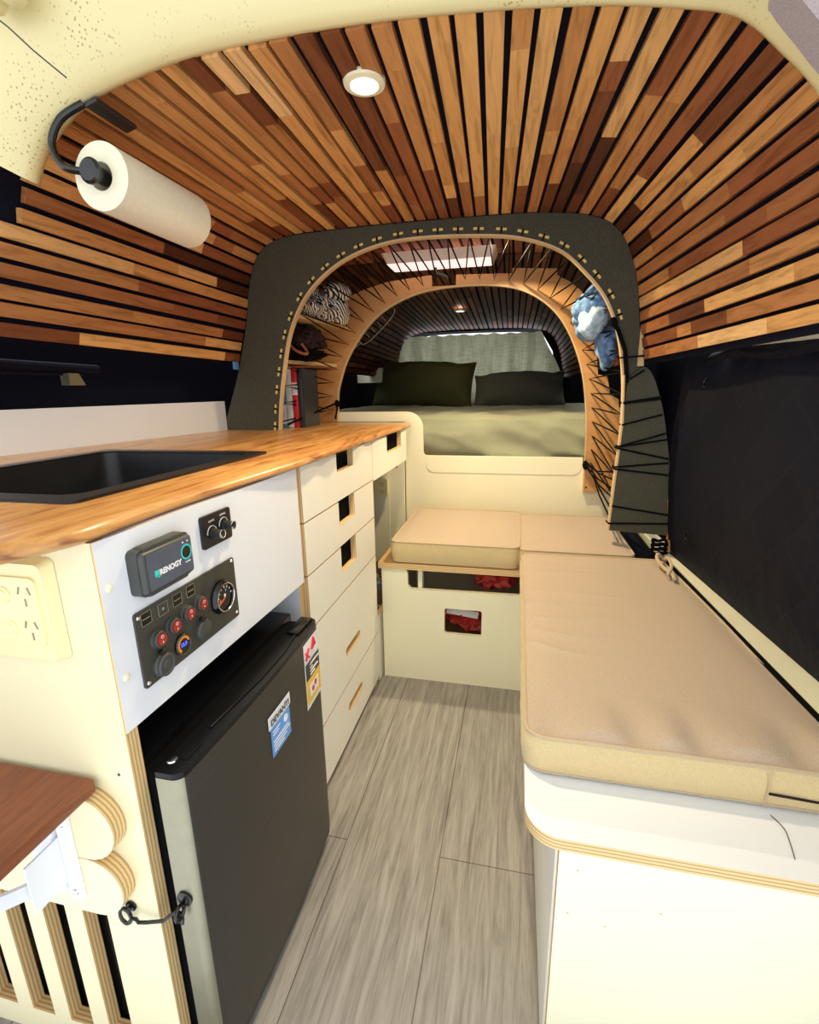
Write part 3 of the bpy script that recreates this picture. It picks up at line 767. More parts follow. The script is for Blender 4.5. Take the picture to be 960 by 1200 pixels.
# ------------------------------------------------------------------ drawers
def notch(y0, y1, z0, z1, ny0, ny1, nz):
    """front outline (y,z) with a hand notch cut from its top edge"""
    r = .006
    return [(y0, z0), (y1, z0), (y1, z1), (ny1, z1), (ny1, nz + r), (ny1 - r * .3, nz + r * .3), (ny1 - r, nz), (ny0 + r, nz), (ny0 + r * .3, nz + r * .3), (ny0, nz + r), (ny0, z1), (y0, z1)]
def slot(yc, zc, w_, h_):
    r = h_ / 2
    return [(yc + w_ / 2 - r + r * math.cos(a), zc + r * math.sin(a)) for a in [-PI / 2 + PI * k / 8 for k in range(9)]] + [(yc - w_ / 2 + r + r * math.cos(a), zc + r * math.sin(a)) for a in [PI / 2 + PI * k / 8 for k in range(9)]]
du = thing('drawer_unit', 'white five-drawer cabinet between the fridge and the far bench', 'cabinet', (-.75, 1.19, 0))
cb = MB(); cb.box(-1.09, -.4585, .923, .938, .0, .70); cb.box(-.53, -.4585, .923, .938, .70, .845); cb.box(-1.09, -.4585, 1.430, 1.444, 0, .71); cb.box(-1.09, -1.07, .938, 1.43, 0, .71); cb.box(-1.07, -.47, .938, 1.43, 0, .02)
put('carcass', cb, 'white2', du)
rows = [(.724, .8455, 'n', (1.135, 1.262, .798)), (.602, .721, 'n', (1.135, 1.258, .657)), (.473, .599, 'n', (1.135, 1.255, .527)), (.1935, .470, 's', .289), (.022, .1905, 's', .112)]
for i, (z0, z1, kd, q) in enumerate(rows):
    y1 = 1.444
    m_ = MB()
    if kd == 'n': m_.prism(notch(.9245, y1, z0, z1, *q), 'x', -.457, XC, 0, 1)
    else: m_.prism([[(.9245, z0), (y1, z0), (y1, z1), (.9245, z1)], slot(1.195, q, .125, .026)], 'x', -.457, XC, 0, 1)
    t = MB()
    zt = min(z1 - .03, q[2] - .012) if kd == 'n' else z1 - .09
    t.box(-.95, -.459, .95, .958, z0 + .01, zt); t.box(-.95, -.459, 1.41, 1.418, z0 + .01, zt); t.box(-.95, -.94, .958, 1.41, z0 + .01, zt); t.box(-.95, -.459, .958, 1.41, z0 + .01, z0 + .018)
    dwr = put('drawer', t, 'matte_black', du)  # tray coloured black for the shade inside the drawers
    put('drawer_front', m_, ['white2', 'px'], dwr)
put('notch_shade', MB().box(-.46, -.4585, 1.12, 1.275, .605, .83), 'matte_black', du)  # added black plates behind the notches stand in for shade in the hollows
put('notch_shade', MB().box(-.46, -.4585, 1.12, 1.275, .48, .598), 'matte_black', du)
for z in (.27, .09): put('slot_backing', MB().box(-.4585, -.4575, 1.12, 1.27, z, z + .04), 'plylight', du)
fd = thing('overhead_drawer', 'single white drawer under the far worktop end beside the bed panel', 'drawer', (-.75, 1.68, .71))
put('drawer_front', MB().prism(notch(1.4465, 1.93, .718, .8455, 1.623, 1.835, .784), 'x', -.457, XC, 0, 1), ['white2', 'px'], fd)
put('drawer_box', MB().box(-1.0, -.459, 1.46, 1.90, .722, .775), 'black', fd)
put('notch_shade', MB().box(-.464, -.4595, 1.60, 1.86, .776, .842), 'matte_black', fd)  # black plate standing in for the shaded inside of this drawer
# recess under it
ru = thing('low_locker', 'low white open locker between drawers and far bench with plywood edge', 'cabinet', (-.7, 1.46, 0))
put('locker_front', MB().prism([(1.4465, .0), (1.475, 0), (1.62, .0), (1.62, .245), (1.4465, .245)], 'x', -.456, -.4415, 0, 1), ['white2', 'pz'], ru)
put('locker_shelf', MB().box(-.95, -.456, 1.4465, 1.62, .16, .175), 'matte_black', ru)
put('kick_block', MB().box(-.47, -.445, 1.4, 1.425, 0, .021), 'plylight', ru)
gb = MB().blob((-.52, 1.53, .32), (.06, .07, .065), .3, 8, 4, 3, 0, .5)
put('grey_bag', gb, 'grey_fab', None, 'crumpled grey-blue bag in the open locker beside the drawers', 'bag')
gb = MB().blob((-.52, 1.53, .212), (.06, .07, .034), .2, 8, 3, 5, 0, .3)
put('black_pouch', gb, 'matte_black', None, 'black pouch lying under the grey bag in the open locker', 'pouch')
tr3 = put('trim_3', MB().box(-.62, -.537, 1.995, 2.012, .24, .80).box(-.62, -.537, 1.992, 1.995, .66, .80), 'cream2', kind='structure')
o2 = thing('power_outlet', 'small cream power outlet deep in the recess below the overhead drawer', 'power outlet', (-.57, 1.99, .55))
put('face_plate', MB().prism(rrect(-.600, -.541, .553, .624, .004), 'y', 1.982, 1.992), 'plastic_cream', o2)
sk = MB()
for z in (.605, .572):
    for dx, s_ in ((-.006, .4), (.006, -.4)): sk.obox((-.565 + dx, 1.9815, z), (s_, 0, 1), .004, (1, 0, 0), .0012, .0005)
    sk.obox((-.565, 1.9815, z - .009), (0, 0, 1), .004, (1, 0, 0), .0012, .0005)
put('socket_slots', sk, 'grey_plastic', o2)
put('wall_recess', MB().box(-1.05, -1.04, 1.446, 1.99, .0, .71), 'cream2', ru)
put('recess_panel', MB().box(-.5365, -.468, 1.998, 2.012, .0, .705), 'cream2', ru)
put('screw', MB().lathe([(0, .002), (.003, .001), (.004, 0)], (-.501, 1.998, .676), (0, -1, 0), 10), 'anod', ru)

# ------------------------------------------------------------------ bed front panel, mattress, pillows, curtain
bp = thing('bed_panel', 'cream bed front panel with a rounded cut-out above the far bench', 'panel', (-.1, 2.03, 0))
cut = [(-.466, 0), (.52, 0), (.52, .70)] + [(.262, .70), (.262, .7235), (.255, .7235)] + [(-.375, .7235), (-.384, .727), (-.388, .738), (-.389, .80)] + \
      [(-.459 + .07 * math.cos(a), .838 + .07 * math.sin(a)) for a in [PI / 2 * k / 8 for k in range(9)]] + [(-1.04, .908), (-1.04, .867), (-.466, .867)]
put('face_panel', MB().prism(cut, 'y', 2.022, 2.036), 'cream2', bp)
r0 = rrect(-.375, .258, .653, .7225, .0345, 8)
put('padded_rail', MB().prism(r0, 'y', 2.0195, 2.0218), 'cream2', bp)
mt = thing('mattress', 'thick mattress in an olive sheet behind the cream bed panel', 'mattress', (-.3, 2.8, .70))
def matt(u, v):
    x = -1.02 + 1.52 * u
    path = [(2.058, .70), (2.05, .74), (2.048, .79), (2.05, .84), (2.058, .873), (2.085, .886), (2.14, .889), (2.4, .89), (2.8, .89), (3.2, .888), (3.68, .885)]
    k = v * 10; i = min(9, int(k)); a = Vector(path[i]).lerp(Vector(path[i + 1]), k - i)
    front = max(0, 1 - v * 2.0)
    wr = noise.noise(Vector((x * 9, v * 3, 1.7))) * .010 * front + .006 * math.sin(x * 38 + 5 * v + 3 * noise.noise(Vector((x * 4, v * 4, 0)))) * front * max(0, noise.noise(Vector((x * 5, 2, 3))) + .4)
    wr += front * .011 * (1 - abs(noise.noise(Vector((x * 4 + a.y * 9, a.y * 5, 2.2)))) * 2.2)
    zz = .006 * noise.noise(Vector((x * 5, a.x * 4, 8))) + .006 * max(0, noise.noise(Vector((x * 14, a.x * 9, 3)))) * (1 if v > .45 else 0)
    return Vector((x, max(2.041 if a.x < 2.2 else 0, a.x + .012 - wr * 3.0), a.y + zz * 1.8))
put('sheet', MB().grid(matt, 130, 60), 'olive', mt, sharp=80)
put('bed_base', MB().box(-1.03, .5, 2.06, 3.69, .0, .70), 'plylight', mt)
def pillow(c, hx, hy, hz, rot, seed):
    mb = MB(); b = bmesh.new(); bmesh.ops.create_cube(b, size=2); bmesh.ops.subdivide_edges(b, edges=b.edges[:], cuts=15, use_grid_fill=True)
    for v in b.verts:
        x, y, z = v.co; ex = abs(x) ** 2.6; ez = abs(z) ** 2.6
        th = (1 - ex * .96) ** .6 * (1 - ez * .96) ** .6 + .05
        n_ = noise.noise(Vector((x * 2 + seed, z * 2, y))) * .35 + .22 * noise.noise(Vector((x * 4.5, z * 3.5, seed)))
        pinch = 1 - .10 * (1 - x * x) * abs(z) - 0
        v.co = Vector((x * hx * (1 - .05 * (1 - z * z) * abs(x)), y * hy * (th + n_ * .6), z * hz * pinch * (1 - .10 * max(0, -x) * max(0, z) * (1 if seed == 1 else .3)) + .02 * n_))
    mtx = Matrix.Translation(c) @ Matrix.Rotation(rot[2], 4, 'Z') @ Matrix.Rotation(rot[1], 4, 'Y') @ Matrix.Rotation(rot[0], 4, 'X')
    for v in b.verts: v.co = mtx @ v.co
    mb.merge(b); return mb
put('pillow', pillow(Vector((-.62, 3.27, 1.03)), .335, .10, .165, (-.45, .05, .0), 1), 'pillow', None, 'large dark olive pillow leaning at the left of the bed', 'pillow', sharp=80)
put('pillow', pillow(Vector((.0, 3.31, .985)), .29, .095, .125, (-.55, -.02, 0), 4), 'pillow2', None, 'flatter grey-green pillow at the right of the bed', 'pillow', sharp=80)
def curt(u, v):
    xl = -.86 + .0 * v; x = -.955 + 1.235 * u
    top = 1.397 - .0 ; z = .84 + (1.40 - .84) * v
    # chamfered top corners
    lim = 1.368
    if x < -.79: lim = 1.368 - (-.79 - x) * 1.05
    if x > .14: lim = 1.368 - (x - .14) * 1.9
    z = .892 + (lim - .892) * v + .004 * math.sin(x * 60) * v
    y = 3.62 + .024 * math.sin(x * 34 + 3 * noise.noise(Vector((x * 3, 0, 0)))) * (1.1 - .5 * v) + .02 * noise.noise(Vector((x * 6, z * 3, 0)))
    return Vector((x, y, z))
put('curtain', MB().grid(curt, 160, 40), 'curtain', None, 'grey-green linen curtain hung across the far end above the pillows', 'curtain', sharp=80)
gx = MB().box(-1.07, -.89, 3.2, 3.24, 1.045, 1.14)
put('bed_shade_left', MB().box(-1.075, -1.06, 2.05, 3.70, .70, 1.16), 'matte_black', kind='structure')  # black sheet added so the left side of the bed looks unlit
put('bed_shade_right', MB().box(.505, .515, 2.05, 3.70, .70, 1.16), 'matte_black', kind='structure')  # same on the right: added black sheet in place of shade
put('beige_box', gx, 'cream2', None, 'small beige box beside the left edge of the far curtain', 'box')
ov = MB()
pts = []
for k in range(40):
    a = 2 * PI * k / 40; L, W_ = .125, .03
    q = Vector((math.copysign(abs(math.cos(a)) ** .7, math.cos(a)) * L, math.copysign(abs(math.sin(a)) ** .7, math.sin(a)) * W_))
    t = math.atan2(.15, .168); pts.append((-.742 + q.x * math.cos(t) - q.y * math.sin(t), 2.6, 1.326 + q.x * math.sin(t) + q.y * math.cos(t)))
ov.tube(pts, .0022, 6, True)
for k in (-.07, -.03, .015, .05): ov.tube([(-.742 + k * .75 - .01, 2.6, 1.326 + k * .67 + .012), (-.742 + k * .75 + .012, 2.6, 1.326 + k * .67 - .012)], .0022, 5)
ov.tube([(-.83, 2.6, 1.245), (-.9, 2.6, 1.2), (-.95, 2.62, 1.16)], .002, 5)
put('wire_rack', ov, 'stick_white', None, 'oval white wire rack hanging in the dark left of the bed', 'wire rack')

# ------------------------------------------------------------------ arches
A1O = [(-1.048, .866), (-1.0, .98), (-.961, 1.079), (-.918, 1.223), (-.889, 1.355), (-.842, 1.442), (-.748, 1.479), (-.56, 1.487), (-.342, 1.489), (-.137, 1.488), (.009, 1.485), (.15, 1.471), (.231, 1.443), (.281, 1.387), (.317, 1.286), (.336, 1.16), (.347, 1.07), (.352, .9), (.37, .60), (.372, .555)]
A1I = [(-.824, .866), (-.812, .96), (-.794, 1.052), (-.757, 1.19), (-.687, 1.305), (-.579, 1.387), (-.451, 1.431), (-.316, 1.444), (-.136, 1.437), (-.012, 1.421), (.098, 1.382), (.172, 1.321), (.236, 1.245), (.277, 1.15), (.301, 1.03), (.310, .879), (.303, .70), (.298, .556)]
a1o, a1i = catmull(A1O, 8), catmull(A1I, 8)
ar = thing('front_arch', 'dark olive carpeted arch dividing kitchen and bed, nearest of two arches', 'arch', (-.35, 1.6, .555))
put('arch_panel', MB().prism(a1o + a1i[::-1], 'y', 1.592, 1.608), 'archfelt', ar)
ni = normals2(a1i)
rimm = MB(); off = [tuple(Vector(p) - q * .0015) for p, q in zip(a1i, ni)]; off2 = [tuple(Vector(p) + q * .0045) for p, q in zip(a1i, ni)]
rimm.prism(off + off2[::-1], 'y', 1.5895, 1.610); put('edge_rim', rimm, 'plylight', ar, label='light plywood rim')
wing = catmull([(.312, 1.0), (.330, 1.035), (.356, 1.052), (.384, 1.02), (.417, .93), (.440, .83), (.455, .751), (.470, .64), (.479, .545)], 6) + [(.298, .5545)] + [(.303, .70), (.308, .80), (.311, .90)]
put('side_wing', MB().prism(wing, 'y', 1.572, 1.586), 'archfelt', ar)
put('edge_strip', MB().prism([(.338, 1.17), (.345, 1.16), (.356, 1.055), (.338, 1.055)], 'y', 1.586, 1.5915), 'plylight', ar, label='light plywood strip')
put('wing_edge', MB().prism([(.294, .556), (.299, .556), (.312, .9), (.304, 1.03), (.300, 1.03), (.307, .9)], 'y', 1.571, 1.5885), 'plylight', ar)
leg = MB().prism([(.458, .66), (.482, .66), (.484, .50), (.462, .505), (.47, .56)], 'y', 1.535, 1.571)
put('timber_foot', leg, 'archply', ar, label='orange timber foot')
dense = resample(a1i, 400); dn = normals2(dense)
Ltot = sum((dense[i + 1] - dense[i]).length for i in range(399))
sl_k = []
d = .015
while d < Ltot * .735: sl_k.append(int(d / Ltot * 399)); d += .0615
for i, k in enumerate(sl_k):
    p = dense[k] + dn[k] * .019; t = Vector((dn[k].y, -dn[k].x))
    m_ = MB()
    for s_ in (-1, 1):
        c = p + t * s_ * .0095
        m_.obox((c.x, 1.5915, c.y), (t.x, 0, t.y), .0058, (0, 1, 0), .0008, .0034)
    so = put('cord_slot', m_, 'slotwood', ar)
    put('cord_stitch', MB().tube([(p.x - dn[k].x * .012, 1.590, p.y - dn[k].y * .012), (p.x, 1.5885, p.y), (p.x + dn[k].x * .006, 1.592, p.y + dn[k].y * .006)], .002, 6), 'cord', so)

A2I = [(-.760, .868), (-.757, .95), (-.742, 1.03), (-.691, 1.146), (-.582, 1.276), (-.438, 1.352), (-.268, 1.379), (-.072, 1.371), (.056, 1.324), (.155, 1.229), (.227, 1.072), (.258, .90), (.266, .75), (.268, .59)]
a2i = catmull(A2I, 8)
a2o = [(-1.0, .868), (-.97, 1.0), (-.94, 1.13), (-.90, 1.28), (-.80, 1.33), (-.707, 1.358), (-.614, 1.391), (-.524, 1.412), (-.36, 1.425), (-.345, 1.425), (-.345, 1.385), (-.251, 1.385), (-.251, 1.422), (-.04, 1.414), (-.04, 1.432), (.122, 1.420), (.122, 1.398), (.17, 1.372), (.205, 1.345), (.236, 1.308), (.262, 1.23), (.277, 1.148), (.291, 1.043), (.325, 1.036), (.34, .97), (.372, .95), (.39, .83), (.40, .593)]
ra = thing('rear_arch', 'orange plywood arch standing behind the dark carpeted arch', 'arch', (-.3, 2.0, .59))
put('arch_panel', MB().prism([a2i + a2o[::-1]], 'y', 2.002, 2.0185), 'archply', ra)
n2 = normals2(a2i); off = [tuple(Vector(p) - q * .001) for p, q in zip(a2i, n2)]; off2 = [tuple(Vector(p) + q * .003) for p, q in zip(a2i, n2)]
put('edge_rim', MB().prism(off + off2[::-1], 'y', 2.0005, 2.0195), 'plylight', ra, label='light plywood rim')
sw = MB()
for x, z in ((.279, .607), (.279, .685)): sw.lathe([(0, .001), (.003, .001), (.004, 0)], (x, 2.002, z), (0, -1, 0), 10)
put('screw', sw, 'darkmetal', ra)
# elastic net between the arches
d2 = resample(a2i, 400); dn2 = normals2(d2)
nh = 34; path = []
def onA(k, o=.003): p = dense[k] + dn[k] * o; return Vector((p.x, 1.600, p.y))
def onB(k, o=.022): p = d2[k] + dn2[k] * o; return Vector((p.x, 1.999, p.y))
for i in range(nh):
    ka = int((.015 + .965 * i / nh) * 399); kb = int((.02 + .94 * (i + .3) / nh) * 399)
    path.append(onA(min(398, ka))); path.append(onB(min(398, kb))); 
fine = []
for a, b in zip(path, path[1:]):
    for j in range(4): fine.append(a.lerp(b, j / 4))
fine.append(path[-1])
put('elastic_cord', MB().tube(fine, .0026, 6), 'cord', None, 'black elastic cord zigzagging between the two arches as a net', 'cord')
kt = MB()
kt.tube([(-.752, 1.995, .95), (-.757, 1.99, .915), (-.765, 1.985, .88)], .004, 6)
kt.tube([(-.752, 1.995, .95), (-.80, 1.61, .885)], .004, 6)
kt.blob((-.755, 1.992, .945), (.012, .012, .016), .3, 20, 2)
put('cord_knot', kt, 'cord', None, 'thick black cord end tied at the left foot of the plywood arch', 'cord')
kt = MB()
for a, b in (((.27, 1.99, .70), (.31, 1.60, .68)), ((.272, 1.99, .70), (.30, 1.62, .735)), ((.275, 1.99, .69), (.30, 1.60, .66)), ((.30, 1.99, .66), (.297, 1.60, .60)), ((.268, 1.99, .715), (.305, 1.62, .71)), ((.29, 1.98, .69), (.30, 1.60, .625))):
    kt.tube([a, Vector(a).lerp(Vector(b), .5) - Vector((0, 0, .012)), b], .0028, 6)
kt.blob((.268, 1.985, .70), (.012, .012, .018), .3, 20, 2)
put('cord_tangle', kt, 'cord', None, 'tangle of black cord tied at the right foot of the plywood arch', 'cord')
lc = thing('lashing_cord', 'black cord lashed in bands around the right leg of the carpeted arch', 'cord', (.38, 1.57, .57))
for x0, z0, x1, z1 in [(.31, 1.012, .351, 1.043), (.309, .951, .403, .967), (.311, .949, .404, .961), (.311, .886, .412, .916), (.306, .821, .428, .861), (.306, .82, .433, .843), (.303, .816, .443, .785), (.301, .758, .444, .773), (.301, .752, .448, .736), (.304, .635, .468, .611), (.297, .578, .478, .585), (.29, 1.079, .346, 1.083)]:
    put('cord_band', MB().tube([(x0 - .004, 1.60, z0), (x0 - .003, 1.569, z0), (x1 + .003, 1.569, z1), (x1 + .004, 1.60, z1)], .0028, 6), 'cord', lc)
wc = MB()
wc.tube([(.262, 1.586, 1.178), (.278, 1.586, 1.155), (.30, 1.586, 1.10), (.312, 1.586, 1.02)], .006, 8)
wc.blob((.262, 1.584, 1.18), (.012, .008, .014), .3, 20, 2)
wc.tube([(.268, 1.582, 1.17), (.285, 1.582, 1.13)], .004, 6)
put('cord_knot', wc, 'cord', None, 'knotted black cord running down the right inner rim of the carpeted arch', 'cord')
wc = MB()
for z in (.50, .515, .53): wc.tube([(.445 + .02 * math.cos(a), 1.55 + .025 * math.sin(a), z + .004 * math.sin(3 * a)) for a in [2 * PI * k / 14 for k in range(14)]], .005, 6, True)
put('cord_coil', wc, 'cord', None, 'coil of black cord wound round the timber foot below the arch leg', 'cord')

# storage shelves between the arches, left
def shelf(name, z, xf0, xf1, xb, lab):
    m_ = MB(); m_.prism([(xf0, 1.609), (xf1, 2.001), (xb, 2.001), (xb, 1.609)], 'z', z - .012, z)
    put(name, m_, 'plylight', None, lab, 'shelf', 'storage shelves between the arches')
shelf('storage_shelf', 1.107, -.808, -.752, -.955, 'lower plywood shelf on the left between the arches, above the books')
shelf('storage_shelf', 1.250, -.730, -.690, -.91, 'upper plywood shelf on the left between the arches, under striped cloth')
bk = [(-.866, -.845, 'stick_blue', 1.088, 'blue book standing on the worktop, leftmost of the four', 'blue'), (-.8445, -.819, 'stick_white', 1.086, 'white book standing on the worktop between blue and red ones', 'w'),
      (-.8185, -.796, 'stick_red', 1.085, 'red book with white band standing on the worktop', 'r'), (-.7955, -.775, 'stick_dark', 1.080, 'black book standing on the worktop right of the red one', 'k')]
for x0, x1, mm, zt, lab, q in bk:
    b_ = thing('book', lab, 'book', ((x0 + x1) / 2, 1.72, .866), 'books under the lower shelf')
    put('cover', MB().box(x0, x0 + .002, 1.70, 1.84, .867, zt).box(x1 - .002, x1, 1.70, 1.84, .867, zt).box(x0, x1, 1.70, 1.703, .867, zt, bev=.0008), mm, b_)
    put('pages', MB().box(x0 + .002, x1 - .002, 1.704, 1.835, .870, zt - .004), 'paper', b_)
    if q == 'r': put('spine_band', MB().box(x0 + .001, x1 - .001, 1.6988, 1.6999, .985, 1.03), 'stick_white', b_)
    if q == 'blue': put('spine_band', MB().box(x0 + .001, x1 - .001, 1.6988, 1.6999, .88, .95), 'stick_white', b_)
# clothes
sc_ = MB().blob((-.735, 1.78, 1.285), (.085, .13, .038), .3, 7, 5, 2, 0, .5).blob((-.755, 1.72, 1.325), (.06, .09, .03), .3, 8, 4, 6, 0, .4)
put('striped_scarf', sc_, 'stripe', None, 'black and white striped scarf bundled on the upper left shelf', 'scarf')
sc_ = MB().blob((-.66, 1.80, 1.345), (.05, .07, .032), .2, 6, 4, 9, 0, .3).blob((-.655, 1.82, 1.285), (.025, .06, .05), .2, 6, 4, 12, 0, .2)
put('striped_cloth', sc_, 'stripe2', None, 'cream and black pinstriped cloth folded on top of the scarf', 'cloth')
sc_ = MB().blob((-.80, 1.78, 1.185), (.075, .12, .042), .25, 7, 4, 14, 0, .4)
put('dark_jumper', sc_, 'brown_fab', None, 'dark brown jumper folded on the lower left shelf', 'clothing')
put('black_trousers', MB().blob((-.80, 1.76, 1.132), (.07, .12, .024), .25, 9, 4, 17, 0, .5), 'matte_black', None, 'black garment at the bottom of the lower left shelf', 'clothing')
put('belt', MB().tube(catmull([(-.80, 1.63, 1.20), (-.79, 1.63, 1.17), (-.765, 1.63, 1.14), (-.735, 1.64, 1.125), (-.73, 1.66, 1.13), (-.75, 1.66, 1.16)], 6), .005, 6), 'brownwood', None, 'brown leather belt looped in front of the dark jumper', 'belt')
put('grey_cloth', MB().blob((-.86, 1.66, 1.15), (.028, .04, .03), .25, 9, 3, 19, 0, .3), 'grey_fab', None, 'pale grey cloth at the left end of the lower shelf', 'cloth')
put('blue_garment', MB().blob((.225, 1.80, 1.235), (.055, .10, .075), .3, 3.5, 5, 21, 0, .55).blob((.285, 1.80, 1.13), (.035, .09, .07), .3, 3.5, 5, 23, 0, .5), 'blue_fab', None, 'blue crumpled garment held in the net at the right of the arch', 'clothing')
put('pale_blue_garment', MB().blob((.232, 1.72, 1.205), (.042, .05, .045), .35, 4, 5, 25, 0, .6), 'lblue_fab', None, 'pale blue crumpled garment in front of the darker blue one', 'clothing')

# roof hatch
rh = thing('roof_hatch', 'pale pink roof hatch between the two arches', 'roof hatch', (-.3, 1.9, 1.43))
hf = MB(); o_ = rrect(-.505, -.095, 1.845, 2.001, .012); i_ = rrect(-.490, -.110, 1.868, 1.999, .008)
for k in range(len(o_)):
    q = (k + 1) % len(o_)
    hf.add([(*o_[k], 1.476), (*o_[q], 1.476), (*i_[q], 1.444), (*i_[k], 1.444)], [(0, 1, 2, 3)])
put('hatch_frame', hf, 'hatchframe', rh)
M['hatch'] = emit('hatch_diffuser', (1, .80, .78), .85)  # daylight coming through the hatch put in as a glow
put('diffuser', MB().prism(rrect(-.490, -.110, 1.868, 1.999, .008), 'z', 1.4442, 1.452), 'hatch', rh)
put('latch_handle', MB().tube([(-.325, 1.97, 1.446), (-.322, 1.975, 1.425), (-.30, 1.978, 1.418), (-.283, 1.98, 1.412), (-.28, 1.982, 1.402)], .005, 8), 'grey_plastic', rh)

# downlights
def downlight(x, y, z, r, tilt, lab, watts, vis=True, spot=1.9):
    d_ = thing('ceiling_downlight', lab, 'ceiling light', (x, y, z), 'ceiling downlights')
    put('trim_ring', MB().lathe([(r, .004), (r, 0), (r * .96, -.004), (r * .68, -.006), (r * .62, -.003), (r * .62, .002)], (x, y, z), (0, 0, 1), 36), 'ledframe', d_)
    put('lens', MB().lathe([(r * .63, -.002), (0, -.003)], (x, y, z), (0, 0, 1), 30), 'led', d_)
    l = bpy.data.lights.new('downlight', 'AREA'); l.shape = 'DISK'; l.size = r * 1.2; l.energy = watts; l.color = (1, .82, .50); l.spread = spot
    lo = bpy.data.objects.new('downlight', l); COL.objects.link(lo); lo.location = (x, y, z - .012)
downlight(-.275, .931, 1.5035, .036, 0, 'round warm downlight in the slatted ceiling nearest the door', 4.5, spot=2.4)
downlight(-.06, 1.72, 1.476, .036, 0, 'round warm downlight in the slatted ceiling behind the dark arch', 9, spot=2.6)
downlight(-.345, 2.95, 1.432, .036, 0, 'small warm downlight in the slatted ceiling over the bed', .25, spot=2.4)

# paper towel
ph = thing('towel_holder', 'black curved wall arm holding the paper towel roll under the slats', 'paper towel holder', (-.70, .85, 1.45))
RX, RZ = -.706, 1.358
put('mount_plate', MB().obox((-.70, .838, 1.462), (0, 1, 0), .045, (1, 0, .25), .013, .004, bev=.003), 'black', ph)
put('arm', MB().tube(catmull([(-.715, .795, 1.462), (-.755, .785, 1.440), (-.775, .78, 1.405), (-.758, .778, 1.37), (RX - .012, .778, RZ)], 8), [.006] * 32 + [.006], 10), 'darkmetal', ph)
put('end_disc', MB().lathe([(0, -.006), (.016, -.006), (.020, -.002), (.020, .002), (.013, .004), (.013, .03)], (RX, .778, RZ), (0, 1, 0), 26), 'darkmetal', ph)
put('end_cap', MB().lathe([(.012, 0), (.014, .02), (.010, .03), (0, .03)], (RX, 1.03, RZ), (0, 1, 0), 20).tube([(RX, .79, RZ), (RX, 1.04, RZ)], .008, 10), 'black', ph)
def paper(u, v):
    a = 2 * PI * u; r = .0525 + .0006 * noise.noise(Vector((math.cos(a) * 20, v * 30, math.sin(a) * 20)))
    return Vector((RX + r * math.cos(a), .80 + .23 * v, RZ + r * math.sin(a)))
pp = MB().grid(paper, 64, 24, cu=True)
pp.lathe([(.0525, 0), (.050, -.0012), (.022, -.0005), (.021, .004), (.021, .2)], (RX, .80, RZ), (0, 1, 0), 64)
pp.lathe([(.0525, 0), (.050, .0012), (.022, .0005), (.021, -.004)], (RX, 1.03, RZ), (0, 1, 0), 64)
put('paper_towel_roll', pp, 'paper', None, 'white paper towel roll on the black arm under the slats', 'paper towel', sharp=50)

# ------------------------------------------------------------------ far bench
fb = thing('far_bench', 'white bench box with hand hole and open slot across the aisle end', 'bench', (-.2, 1.75, 0))
fbm = MB(); fbm.prism([[(-.432, 0), (.071, 0), (.071, .350), (.010, .347), (-.330, .343), (-.341, .354), (-.342, .402), (-.350, .4135), (-.432, .4135)], rrect(-.216, -.091, .188, .282, .008)], 'y', 1.481, 1.496, 0, 0)
put('front_panel', fbm, 'cream2', fb)
put('seat_board', MB().box(-.442, .36, 1.474, 2.02, .4145, .4345), ['pz'], fb)
put('side_panel', MB().box(-.432, -.418, 1.496, 2.018, 0, .414), 'cream2', fb)
put('inner_post', MB().box(-.31, -.295, 1.50, 1.53, 0, .414), 'cream2', fb)
put('inner_back', MB().box(-.418, .36, 1.985, 1.998, 0, .414), 'cream2', fb)
put('inner_shelf', MB().box(-.4175, .36, 1.498, 1.984, .02, .03), 'plylight', fb)
rbm = MB().blob((-.05, 1.61, .365), (.075, .07, .045), .35, 8, 4, 31, 0, .6)
put('red_bag', rbm, 'red', None, 'crumpled red bag behind the top slot of the far bench', 'bag')
put('white_tag', MB().blob((-.045, 1.565, .375), (.018, .02, .03), .3, 9, 3, 33, 0, .4), 'white_fab', None, 'white crumpled strip on the red bag behind the top slot', 'strap')
put('red_bag', MB().blob((-.14, 1.62, .215), (.10, .09, .05), .35, 8, 4, 35, 0, .6), 'red', None, 'red bag seen through the square hand hole of the far bench', 'bag')
put('white_strap', MB().obox((-.16, 1.53, .248), (1, 0, -.12), .055, (0, .3, 1), .012, .004, bev=.002), 'white_fab', None, 'white strap lying across the red bag behind the hand hole', 'strap')

